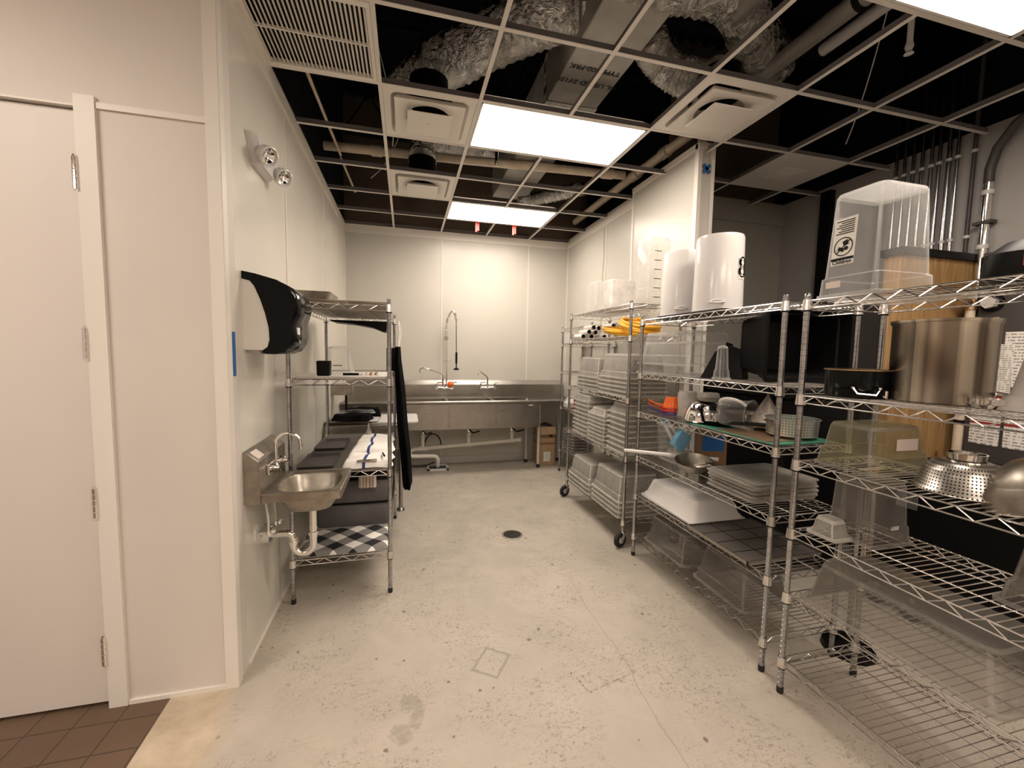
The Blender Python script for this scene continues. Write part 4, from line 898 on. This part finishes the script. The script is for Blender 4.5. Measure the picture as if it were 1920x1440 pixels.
# ================================================================= alcove
t = thing('plywood_divider', 'upright plywood board with a black cap in the alcove', 'panel', (3.22, 2.10, 0))
B(0, 0, .0, .735, .1, 2.27).build('board', 'ply', t); B(-.02, -.02, 2.27, .735, .12, 2.32).build('cap', 'black', t)
t = thing('metal_cabinet', 'dark grey metal cabinet standing on the far side of the plywood', 'cabinet', (3.62, 2.3, 0))
B(0, 0, .0, .33, .82, 2.05).build('body', 'dgrey', t, bevel=.004)
for q in range(2): B(-.012, .02+q*.4, .05, 0, .40+q*.4, 2.0).build('door', 'dgrey', t)
t = thing('gas_pipe', 'cream pipe with a brass cross fitting in front of the plywood edge', 'pipe', (3.80, 2.03, 0))
MB().cyl((0, 0, .30), (0, 0, 1.93), .026, 14).build('riser', 'pvc_w', t); MB().tube([(-.09, 0, 1.97), (.12, 0, 1.97)], .026, 14).cyl((0, 0, 1.92), (0, 0, 1.99), .035, 14).cyl((-.10, 0, 1.97), (-.07, 0, 1.97), .034, 8).build('cross_fitting', 'brass', t)
MB().cyl((-.06, 0, .30), (.03, 0, .30), .035, 14).build('elbow', 'pvc_w', t); MB().cyl((0, 0, 1.12), (0, 0, 1.15), .029, 14).build('band', 'black', t)
t = thing('electrical_panel', 'dark grey electrical cabinet with a hexagonal knob and paper sheets at the right', 'electrical panel', (3.82, .9, .30))
B(0, 0, 0, .13, 1.10, 2.0).build('box', 'dgrey', t, bevel=.004)
MB().cyl((-.012, 1.03, 1.66), (0, 1.03, 1.66), .062, 24).build('knob_base', 'black', t); MB().cyl((-.05, 1.03, 1.66), (-.012, 1.03, 1.66), .042, 6).build('knob', 'lgrey', t)
B(-.002, .99, 1.50, 0, 1.04, 1.56).build('small_label', 'gauge', t)
B(-.002, .55, 1.10, 0, .95, 1.46).build('paper_sheet', 'label2', t); B(-.003, .90, .98, -.001, 1.02, 1.38).build('paper_sheet', 'label', t)
for q, (y0, y1, z0, z1) in enumerate(((.93, 1.08, .70, 1.02), (.64, .91, .70, 1.03), (.3, .62, .72, 1.05))):
    B(-.004, y0, z0, 0, y1, z1).build('warning_sheet', 'label2', t); B(-.006, y0, z1-.0, 0, y1, z1+.015).build('red_border', 'red', t); B(-.006, y0, (z0+z1)/2-.02, -.003, y1, (z0+z1)/2-.005).build('red_border', 'red', t)
# conduits
cl = ['leftmost thin conduit of the bank on the alcove wall', 'second thin conduit from the left in the bank on the alcove wall', 'third thin conduit from the left in the bank on the alcove wall', 'fourth thin conduit from the left in the bank on the alcove wall', 'fifth thin conduit from the left in the bank on the alcove wall', 'sixth thin conduit from the left in the bank on the alcove wall', 'seventh thin conduit from the left in the bank on the alcove wall', 'eighth thin conduit from the left, last of the close bank', 'dark conduit standing alone between the bank and the thick conduit']
for q, y in enumerate((2.66, 2.60, 2.54, 2.48, 2.42, 2.37, 2.31, 2.26, 2.165)):
    t = thing('conduit', cl[q], 'conduit', (3.935, y, 1.9), 0, 'wall conduits')
    MB().cyl((0, 0, 0), (0, 0, 2.3), .0125 if q != 6 else .016, 12).build('tube', 'chrome_post' if q < 8 else 'dgrey', t)
    for z in (.55, 1.15): MB().cyl((0, 0, z), (0, 0, z+.02), .018, 12).build('clamp', 'lgrey', t)
t = thing('conduit', 'thick silver conduit bending toward the camera at the top right', 'conduit', (3.92, 2.065, 1.9))
MB().cyl((0, 0, 0), (0, 0, .92), .026, 16).build('tube', 'shiny', t); MB().tube([(0, 0, .9), (0, 0, 1.0), (-.02, -.04, 1.12), (-.06, -.14, 1.22), (-.10, -.30, 1.29), (-.14, -.6, 1.32)], .027, 16).build('bend', 'dgrey', t)
for z in (.45, .82): MB().cyl((0, 0, z), (0, 0, z+.03), .033, 16).build('coupling', 'lgrey', t)
MB().box(-.035, -.05, .62, .03, .05, .64).build('strap', 'dgrey', t)
# black bulk behind the second rack
t = thing('storage_cart', 'tall black plastic bin standing behind the second rack in the alcove', 'bin', (2.78, 2.62, 0))
MB().loft([rrect(.62, .72, .06, .1), rrect(.66, .78, .06, .5), rrect(.74, .86, .06, 1.28), rrect(.80, .92, .06, 1.30), rrect(.80, .92, .06, 1.34), rrect(.70, .82, .06, 1.36)]).build('body', 'black', t, ang=40)
for x in (-.24, .24):
    for y in (-.28, .28): MB().cyl((x-.02, y, .05), (x+.02, y, .05), .05, 18).build('wheel', 'rubber', t)
t = thing('dark_cabinet', 'low black cabinet on wheels behind the nearest rack under the electrical panel', 'cabinet', (2.95, 1.35, 0))
B(0, -.65, .12, .7, .6, .92).build('body', 'black', t, bevel=.01)
for x, y in ((.0, .55), (.0, .36), (.6, .5), (.6, -.5), (.0, -.5)): MB().cyl((x-.02, y, .055), (x+.02, y, .055), .055, 20).build('wheel', 'rubber', t); MB().cyl((x, y, .06), (x, y, .13), .012, 8).build('wheel_stem', 'lgrey', t)

# ================================================================= rack E contents (left)
def sheet_pan(label, x, y, z, w, d_, h=.02, mat='steel_d', rotz=0, rot=None):
    mb = MB(); mb.loft([rrect(w-.03, d_-.03, .02, 0), rrect(w-.006, d_-.006, .02, h), rrect(w, d_, .02, h), rrect(w, d_, .02, h-.003), rrect(w-.012, d_-.012, .02, h-.003), rrect(w-.036, d_-.036, .02, .003)])
    return tag(mb.build('sheet_pan', mat, loc=(x, y, z), rot=rot or (0, 0, rotz)), label, 'sheet pan')
sheet_pan('sheet pan lying at the front left on top of the left rack', -.50, 2.98, 1.849, .34, .48)
sheet_pan('sheet pan lying at the front right on top of the left rack', -.235, 2.98, 1.849, .25, .48)
sheet_pan('sheet pan lying at the back on top of the left rack', -.39, 3.55, 1.849, .50, .60)
t = thing('steel_pan', 'deep dark steel pan on top of the left rack behind the dispenser', 'pan', (-.60, 3.15, 1.873))
MB().loft([rrect(.20, .30, .02, 0), rrect(.22, .32, .02, .075), rrect(.24, .34, .02, .075), rrect(.24, .34, .02, .072), rrect(.19, .29, .02, .004)]).build('body', 'steel_d', t)
t = thing('hanging_shade', 'black curved board hanging under the top shelf of the left rack', 'board', (-.37, 3.86, 1.805))
mb = MB(); pr_ = [(-.23, .0), (-.20, -.015), (-.05, -.025), (.1, -.05), (.19, -.085), (.215, -.08), (.22, 0)]; mb.extrude(pr_, 'y', -.25, .02); mb.build('board', 'black', t)
# second shelf
sheet_pan('white rimmed tray lining the second shelf of the left rack', -.39, 3.0, 1.390, .54, .56, .014, 'white_m')
tag(MB().loft([rrect(.066, .066, .008, 0), rrect(.075, .075, .01, .01), rrect(.078, .078, .01, .088), rrect(.07, .07, .008, .092)]).build('cup', 'black', loc=(-.49, 2.77, 1.405)), 'square black cup on the second shelf of the left rack', 'cup')
t = square_box('clear upturned box behind the black cup on the left rack', 'clear', -.535, -.365, 3.06, 3.23, 1.405, .185, 1, taper=.01, step=.35, so=.004, rim=.004)
t = thing('marker_pen', 'black marker with a white cap lying on the white tray', 'marker', (-.33, 2.80, 1.413)); MB().cyl((-.055, 0, 0), (.04, 0, 0), .0085, 12).build('barrel', 'black', t); MB().cyl((.04, 0, 0), (.065, .0, 0), .009, 12).build('cap', 'white', t)
for i, (x, y, m, lb) in enumerate(((-.245, 2.80, 'gauge', 'small beige knob on the white tray right of the marker'), (-.215, 2.79, 'brass', 'small brass fitting lying on the white tray'), (-.185, 2.81, 'steel_d', 'tiny steel hook fitting at the right of the white tray'))):
    mb = MB(); mb.lathe([(.001, 0), (.012, 0), (.014, .006), (.009, .014), (.011, .02), (.001, .022)], 14)
    if i == 2: mb.tube([(0, 0, .02), (-.01, 0, .045), (-.02, 0, .04)], .002, 6)
    tag(mb.build('small_fitting', m, loc=(x, y, 1.405)), lb, 'fitting')
# third shelf
tag(B(-.27, -.585, 0, .25, .56, .01).build('shelf_liner', 'mat_grey', loc=(-.385, 3.30, .816), bevel=.002), 'dark grey mat covering the third shelf of the left rack', 'mat')
for i, (y, lb) in enumerate(((2.90, 'nearer of the two flat black trays on the grey mat'), (3.40, 'farther of the two flat black trays on the grey mat'))):
    mb = MB(); mb.loft([rrect(.20, .34, .02, 0), rrect(.215, .36, .02, .02), rrect(.205, .35, .02, .02), rrect(.19, .33, .02, .004)]); tag(mb.build('flat_tray', 'dgrey', loc=(-.545, y, .827)), lb, 'tray', 'flat black trays')
def soft(L, Wd, Hh, seed, amp=.006, nx=22, ny=18, edge=.02, fr=9):
    rnd = random.Random(seed); ph = [rnd.uniform(0, 6) for _ in range(8)]; vs = []; fs = []
    def hgt(x, y):
        e = min(1, (L/2-abs(x))/edge)*min(1, (Wd/2-abs(y))/edge); e = max(0, e)**.5
        return Hh*e+amp*e*(sin(x*fr*3+ph[0]+2*sin(y*fr+ph[1]))+sin(y*fr*4+ph[2]+1.5*sin(x*fr+ph[3])))*.5
    for j in range(ny+1):
        for i in range(nx+1):
            x = -L/2+L*i/nx; y = -Wd/2+Wd*j/ny; w = amp*1.2*sin(y*fr*3+ph[4])*(1 if abs(i-nx/2) > nx/2-1 else 0); w2 = amp*1.2*sin(x*fr*3+ph[5])*(1 if abs(j-ny/2) > ny/2-1 else 0)
            vs.append((x+w, y+w2, hgt(x, y)))
    N = len(vs); vs += [(v[0], v[1], 0) for v in vs]
    for j in range(ny):
        for i in range(nx):
            a = j*(nx+1)+i; fs.append((a, a+1, a+nx+2, a+nx+1)); fs.append((N+a, N+a+nx+1, N+a+nx+2, N+a+1))
    bd = [i for i in range(nx)]; 
    for i in range(nx): fs.append((i, N+i, N+i+1, i+1)); a = ny*(nx+1)+i; fs.append((a, a+1, N+a+1, N+a))
    for j in range(ny): a = j*(nx+1); fs.append((a, a+nx+1, N+a+nx+1, N+a)); b_ = a+nx; fs.append((b_, N+b_, N+b_+nx+1, b_+nx+1))
    return MB().add(vs, fs)
for i, (y, w, lb) in enumerate(((2.84, .30, 'folded white towel with a blue stripe, nearest of three'), (3.15, .29, 'folded white towel with a blue stripe, middle of three'), (3.45, .27, 'folded white towel with a blue stripe, farthest of three'))):
    tag(soft(w, .27, .045, i+3, .008).build('towel', 'towel', loc=(-.235, y, .827), rot=(0, 0, R(-3)), ang=80), lb, 'towel', 'folded white towels with blue stripes')
t = thing('pocket_scale', 'small steel scale at the front edge of the nearest towel', 'scale', (-.24, 2.73, .862)); B(-.06, -.02, 0, .06, .02, .01).build('platform', 'steel_d', t, bevel=.003); B(-.02, -.021, .01, .02, .005, .013).build('display', 'mat_grey', t)
tag(MB().tube([(-.135, 2.76, .886), (-.15, 2.84, .886)], .006, 8).build('marker_pen', 'black'), 'black pen lying on the nearest towel', 'pen')
tag(MB().lathe([(.03, 0), (.032, .004), (.012, .045), (.006, .09), (.004, .09), (.009, .045), (.028, 0)], 20).build('funnel', 'frost', loc=(-.30, 3.58, .872)), 'small clear funnel standing behind the white towels', 'funnel')
# bottom shelf
tag(soft(.545, .40, .02, 11, .004, 30, 22, .03, 5).build('blanket', 'check', loc=(-.39, 2.92, .276), ang=80), 'black and white checked blanket on the bottom shelf of the left rack', 'blanket')
for i, (z, lb) in enumerate(((.278, 'lower grey fabric bin on the bottom shelf behind the checked blanket'), (.452, 'upper grey fabric bin behind the checked blanket'))):
    mb = MB(); mb.loft([rrect(.50, .62, .04, 0), rrect(.53, .64, .05, .02), rrect(.54, .65, .05, .15), rrect(.52, .63, .05, .17)]); t = thing('fabric_bin', lb, 'bin', (-.37, 3.45, z), 0, 'stacked grey fabric bins'); mb.build('body', 'mgrey', t)
    MB().loft([rrect(.525, .635, .05, .165), rrect(.545, .655, .05, .168), rrect(.545, .655, .05, .176), rrect(.52, .63, .05, .178)]).build('piping', 'black', t)
tag(soft(.30, .26, .07, 21, .015).build('black_bag', 'black_cloth', loc=(-.50, 3.32, .632), ang=80), 'black cloth bag on top of the upper grey fabric bin', 'bag')
mb = MB()
pts = [(-.06+.12*k/24, .012*sin(k*1.4), 0) for k in range(25)]
mb.loft([[(p[0], p[1]-.006, 0) for p in pts]+[(p[0], p[1]+.006, 0) for p in reversed(pts)], [(p[0], p[1]-.006, .085) for p in pts]+[(p[0], p[1]+.006, .085) for p in reversed(pts)]])
tag(mb.build('folded_cloth', 'gauge', loc=(-.27, 3.095, .575), ang=60), 'pleated beige cloth hanging in front of the black bag under the towels', 'cloth')
# apron
t = thing('apron', 'long black aprons hanging on the end of the left rack', 'apron', (-.01, 3.86, 0))
def cloth_ring(z, x0, x1, y0, y1, seed=0):
    out = []; n = 40
    for k in range(n):
        a = tau*k/n; w = 1+.13*sin(5*a+seed+z*1.5)
        out.append(((x0+x1)/2+(x1-x0)/2*cos(a)*w, (y0+y1)/2+(y1-y0)/2*sin(a)*w, z))
    return out
MB().loft([cloth_ring(*q) for q in ((1.60, -.075, -.035, -.25, -.12), (1.48, -.085, -.028, -.3, -.05), (1.25, -.075, -.0, -.34, -.03), (.95, -.065, .02, -.36, -.02), (.7, -.04, .045, -.38, -.02), (.42, -.02, .06, -.38, -.02), (.40, -.01, .055, -.36, -.04))]).build('cloth', 'black_cloth', t, ang=80)
MB().tube([(-.05, -.15, 1.82), (-.045, -.16, 1.72), (-.055, -.18, 1.6)], .006, 6).tube([(-.05, -.10, 1.82), (-.03, -.12, 1.72), (-.05, -.16, 1.6)], .006, 6).build('strap', 'white_m', t)
t = thing('face_mask_box', 'flat black board hanging inside the back of the left rack', 'board', (-.115, 3.80, 1.37)); B(-.05, 0, .01, .03, .1, .22).build('board', 'black', t)

# ================================================================= work table behind rack E
t = thing('work_table', 'stainless work table behind the left rack', 'table', (-.75, 4.12, 0))
MB().box(.02, 0, .81, .72, .98, .85).build('tabletop', 'steel', t, bevel=.003)
for x, y in ((.08, .05), (.70, .0), (.08, .93), (.70, .93)):
    lg = MB(); lg.cyl((x, y, .03), (x, y, .81), .02, 14); o = lg.build('leg', 'steel', t); MB().lathe([(.001, 0), (.04, 0), (.038, .012), (.022, .03)], 20, c=(x, y, 0)).build('foot', 'steel', o)
B(.06, .02, .36, .70, .95, .38).build('undershelf', 'steel', t)
B(.02, -.005, .72, .46, .005, .81).build('drawer_front', 'steel_d', t)
t = thing('cutting_board', 'white rounded cutting board sticking out past the black aprons', 'cutting board', (-.12, 4.45, .851)); MB().loft([rrect(.48, .52, .05, 0), rrect(.48, .52, .05, .02)]).build('board', 'white', t, bevel=.003)
tag(MB().loft([rrect(.46, .56, .02, 0), rrect(.49, .60, .02, .025), rrect(.48, .59, .02, .025), rrect(.45, .55, .02, .003)]).build('sheet_pan', 'steel', loc=(-.50, 4.48, .852)), 'sheet pan on the work table holding black packages', 'sheet pan')
tag(soft(.36, .24, .055, 31, .012).build('black_package', 'black_cloth', loc=(-.51, 4.36, .877), ang=80), 'nearer black package wrapped in clear film on the sheet pan', 'package')
tag(soft(.34, .22, .07, 33, .016).build('black_package', 'black_cloth', loc=(-.44, 4.63, .877), ang=80), 'farther black package on the sheet pan', 'package')
tag(soft(.37, .12, .03, 35, .01).build('film_wrap', 'clear', loc=(-.50, 4.46, .925), ang=80), 'crumpled clear film lying over the nearer black package', 'film')
t = thing('wall_box', 'small stainless box on a dark bracket on the left wall beside the sink', 'box', (XL, 4.62, 1.09)); B(0, 0, 0, .21, .16, .11).build('box', 'steel_d', t); B(.13, .06, -.20, .15, .09, 0).build('bracket', 'black', t)

# ================================================================= three compartment sink
t = thing('compartment_sink', 'long stainless three compartment sink against the back wall', 'sink', (0, 5.15, 0))
mb = MB(); mb.extrude([(.55, .93), (.55, 1.112), (.585, 1.172), (.615, 1.172), (.615, .93)], 'x', -.745, 2.24); mb.build('backsplash', 'steel', t, ang=8)
# deck with holes: strips
tubs = ((-.07, .50), (.545, 1.105), (1.15, 1.70)); mb = MB()
mb.box(-.745, .0, .915, -.075, .55, .93).box(1.705, 0, .915, 2.24, .55, .93).box(-.075, .48, .915, 1.705, .55, .93).box(-.075, 0, .915, 1.705, .06, .93).box(.50, .06, .915, .545, .48, .93).box(1.105, .06, .915, 1.15, .48, .93)
mb.build('deck', 'steel', t); MB().tube([(-.745, 0, .935), (2.24, 0, .935)], .019, 14).tube([(2.235, 0, .935), (2.235, .55, .935)], .012, 10).build('rolled_rim', 'steel', t)
for a, b in tubs:
    mb = MB(); cx_ = (a+b)/2; mb.loft([rrect(b-a, .42, .03, .928, 4, cx_, .27), rrect(b-a-.01, .41, .04, .62, 4, cx_, .27), rrect(.06, .06, .02, .60, 4, cx_, .27), ], 0, False, True); mb.build('tub', 'steel', t)
B(-.085, .02, .585, 1.72, .06, .915).build('apron', 'steel', t, bevel=.008); mb = MB()
for x in (.515, .535, 1.12, 1.138): mb.box(x, .012, .60, x+.006, .022, .905)
mb.build('seam', 'steel_d', t); B(-.085, .06, .583, 1.72, .50, .60).build('underside', 'steel_d', t)
B(1.56, .0185, .875, 1.62, .0195, .890).build('maker_plate', 'label', t)
for x, y in ((1.755, .17), (1.665, .46), (2.15, .45), (-.6, .17), (-.6, .46)):
    o = MB().cyl((x, y, .03), (x, y, .915), .0205, 14).build('leg', 'lgrey', t); MB().cyl((x, y, 0), (x, y, .05), .024, 14).build('foot', 'rubber', o)
tails = (.213, .816, 1.415)
mb = MB(); yy = .32
ln = lambda x: .285+(x-.059)*(.364-.285)/(1.524-.059)
mb.tube([(1.53, yy, ln(1.53)), (.10, yy, ln(.1)), (.055, yy, .27), (.04, yy, .235), (.06, yy, .20), (.10, yy, .19), (.35, yy, .185), (.395, yy, .17), (.41, yy, .13), (.41, yy+.05, .03)], .028, 16)
for x in tails: mb.cyl((x, yy, ln(x)), (x, yy, .50), .026, 14).cyl((x-.05, yy, ln(x)), (x+.05, yy, ln(x)), .034, 14).cyl((x, yy, .45), (x, yy, .48), .034, 14)
mb.cyl((1.50, yy, ln(1.5)), (1.54, yy, ln(1.54)), .034, 14).build('drain_pipe', 'pvc', t)
for x in tails:
    o = MB().lathe([(.05, .585), (.03, .55), (.028, .49), (.001, .49)], 18, c=(x, yy, 0)).build('lever_drain', 'shiny', t); MB().tube([(x, yy-.02, .53), (x+.04, yy-.12, .50), (x+.10, yy-.26, .55)], .009, 8).build('lever', 'black', o)
MB().tube([(.25+.11*cos(R(a))+.1, .42, .30+.16*sin(R(a))) for a in range(0, 181, 15)], .008, 8).build('hose', 'black', t)
tag(MB().tube([(-.02, 5.5, .10), (.1, 5.45, .06), (.25, 5.5, .05), (.36, 5.4, .12)], .007, 8).build('hose', 'black'), 'thin black hose loop below the white drain pipe', 'hose')
# faucets
def faucet(label, x, z, spray):
    t = thing('sink_faucet' if not spray else 'pre_rinse_faucet', label, 'faucet', (x, 5.70, z))
    MB().cyl((-.10, -.05, 0), (.10, -.05, 0), .016, 14).cyl((-.10, 0, 0), (-.10, -.06, 0), .024, 16).cyl((.10, 0, 0), (.10, -.06, 0), .024, 16).cyl((0, -.05, 0), (0, -.05, .05), .018, 14).build('body', 'shiny', t)
    for s_ in (-1, 1):
        MB().cyl((s_*.10, -.06, 0), (s_*.10, -.065, .06), .012, 12).cyl((s_*.10, -.065, .07), (s_*.10+.07, -.08, .075), .006, 8).build('lever_handle', 'shiny', t)
    return t
t = faucet('tall pre-rinse spray faucet with a spring arch, over the left tub', .505, 1.075, True)
MB().tube([(-.02, -.05, .04), (-.02, -.06, .17), (-.05, -.07, .20), (-.29, -.13, .27), (-.325, -.14, .255), (-.33, -.14, .21)], .010, 10).cyl((-.33, -.14, .215), (-.33, -.14, .20), .013, 10).build('spout', 'shiny', t)
MB().tube([(.03, -.05, 0), (.03, -.05, .70)], .009, 10).build('riser', 'shiny', t)
sp_ = [(.022, -.05, .70), (.02, -.06, .80), (.032, -.07, .90), (.055, -.09, .97), (.085, -.11, 1.02), (.105, -.12, 1.03), (.125, -.13, 1.00), (.14, -.14, .94), (.145, -.14, .90)]
P = [Vector(p) for p in sp_]; fine = []
for i in range(len(P)-1):
    for k in range(8): fine.append(P[i].lerp(P[i+1], k/8))
mb = MB(); mb.tube(fine, .009, 8); hel = []
for i, p in enumerate(fine):
    for k in range(4):
        a = tau*(k/4)+i*.0; q = p.lerp(fine[min(i+1, len(fine)-1)], k/4); hel.append(q+Vector((.016*cos(a), .016*sin(a)*.7, .016*sin(a)*.5)))
mb.tube(hel, .0028, 5); mb.build('spring_arch', 'shiny', t)
MB().cyl((.022, -.05, .655), (.022, -.05, .70), .018, 14).build('coupling', 'shiny', t)
MB().lathe([(.001, -.01), (.03, -.01), (.03, .01), (.001, .01)], 20, rot=Quaternion((1, 0, 0), R(90)), c=(.022, -.06, .665)).build('wall_bracket', 'steel_d', t)
MB().tube([(.145, -.14, .90), (.147, -.14, .70), (.15, -.14, .48)], .007, 8).build('hose', 'steel_d', t)
MB().cyl((.15, -.14, .48), (.15, -.14, .33), .014, 12).cyl((.15, -.14, .33), (.15, -.14, .27), .008, 10).lathe([(.001, .245), (.036, .245), (.036, .262), (.01, .275)], 20, c=(.15, -.14, 0)).build('spray_valve', 'black', t)
MB().tube([(-.01, -.05, .36), (.06, -.06, .36), (.08, -.09, .37)], .004, 6).build('hook', 'shiny', t)
t = faucet('short swivel sink faucet, right of the tall spray faucet', 1.10, 1.075, False)
MB().tube([(0, -.05, .04), (0, -.06, .13), (-.02, -.07, .16), (-.13, -.16, .23), (-.15, -.17, .215), (-.155, -.17, .18)], .010, 10).build('spout', 'shiny', t)
tag(MB().lathe([(.001, -.042), (.02, -.038), (.038, -.02), (.043, 0), (.038, .02), (.02, .036), (.006, .034), (.001, .032)], 24).build('scrub_ball', 'orange', loc=(.585, 5.61, 1.125)), 'round orange scrubber resting on the spray faucet', 'scrubber')
# floor sink + drain
t = thing('floor_sink', 'square white floor sink under the drain pipe', 'floor drain', (.41, 5.54, 0))
mb = MB()
for a in ((-.14, -.13, .14, -.10), (-.14, .10, .14, .13), (-.14, -.13, -.11, .13), (.11, -.13, .14, .13)): mb.box(a[0], a[1], 0, a[2], a[3], .02)
mb.build('rim', 'white', t); B(-.11, -.1, .0, .11, .1, .004).build('basin', 'dgrey', t)
t = thing('floor_drain', 'round dark drain cover in the middle of the concrete floor', 'floor drain', (.885, 3.346, 0)); MB().lathe([(.001, .003), (.075, .003), (.075, .0)], 36).build('grate', 'rubber', t); MB().lathe([(.076, 0), (.076, .005), (.09, .003), (.09, 0)], 36).build('ring', 'steel_d', t)
mb = MB()
for k in range(-4, 5): w_ = math.sqrt(.07**2-(k*.015)**2); mb.box(-w_, k*.015-.002, .003, w_, k*.015+.002, .006)
mb.build('bars', 'dgrey', t)
# cartons beside the sink
t = thing('cardboard_carton', 'tall closed brown carton on the floor beside the sink', 'box', (1.90, 5.50, 0)); B(-.115, -.13, 0, .115, .13, .40).build('carton', 'card', t, bevel=.003); B(-.05, -.1315, .06, .05, -.13, .20).build('shipping_label', 'label', t); B(-.116, -.131, .30, .116, .131, .33).build('printed_band', 'card_d', t)
t = thing('cardboard_carton', 'open brown carton stacked on the tall closed one beside the sink', 'box', (1.90, 5.50, .40)); mb = MB()
for a in ((-.115, -.13, .115, -.125), (-.115, .125, .115, .13), (-.115, -.13, -.11, .13), (.11, -.13, .115, .13)): mb.box(a[0], a[1], 0, a[2], a[3], .15)
mb.box(-.115, -.13, 0, .115, .13, .004); mb.build('carton', 'card', t); mb = MB(); mb.obox((0, -.155, .10), (.22, .004, .11), Quaternion((1, 0, 0), R(-25))); mb.build('flap', 'card', t)
tag(soft(.2, .22, .14, 51, .03).build('cable_bundle', 'dgrey', loc=(1.90, 5.50, .41), ang=60), 'tangle of dark and white cords in the open carton', 'cables')
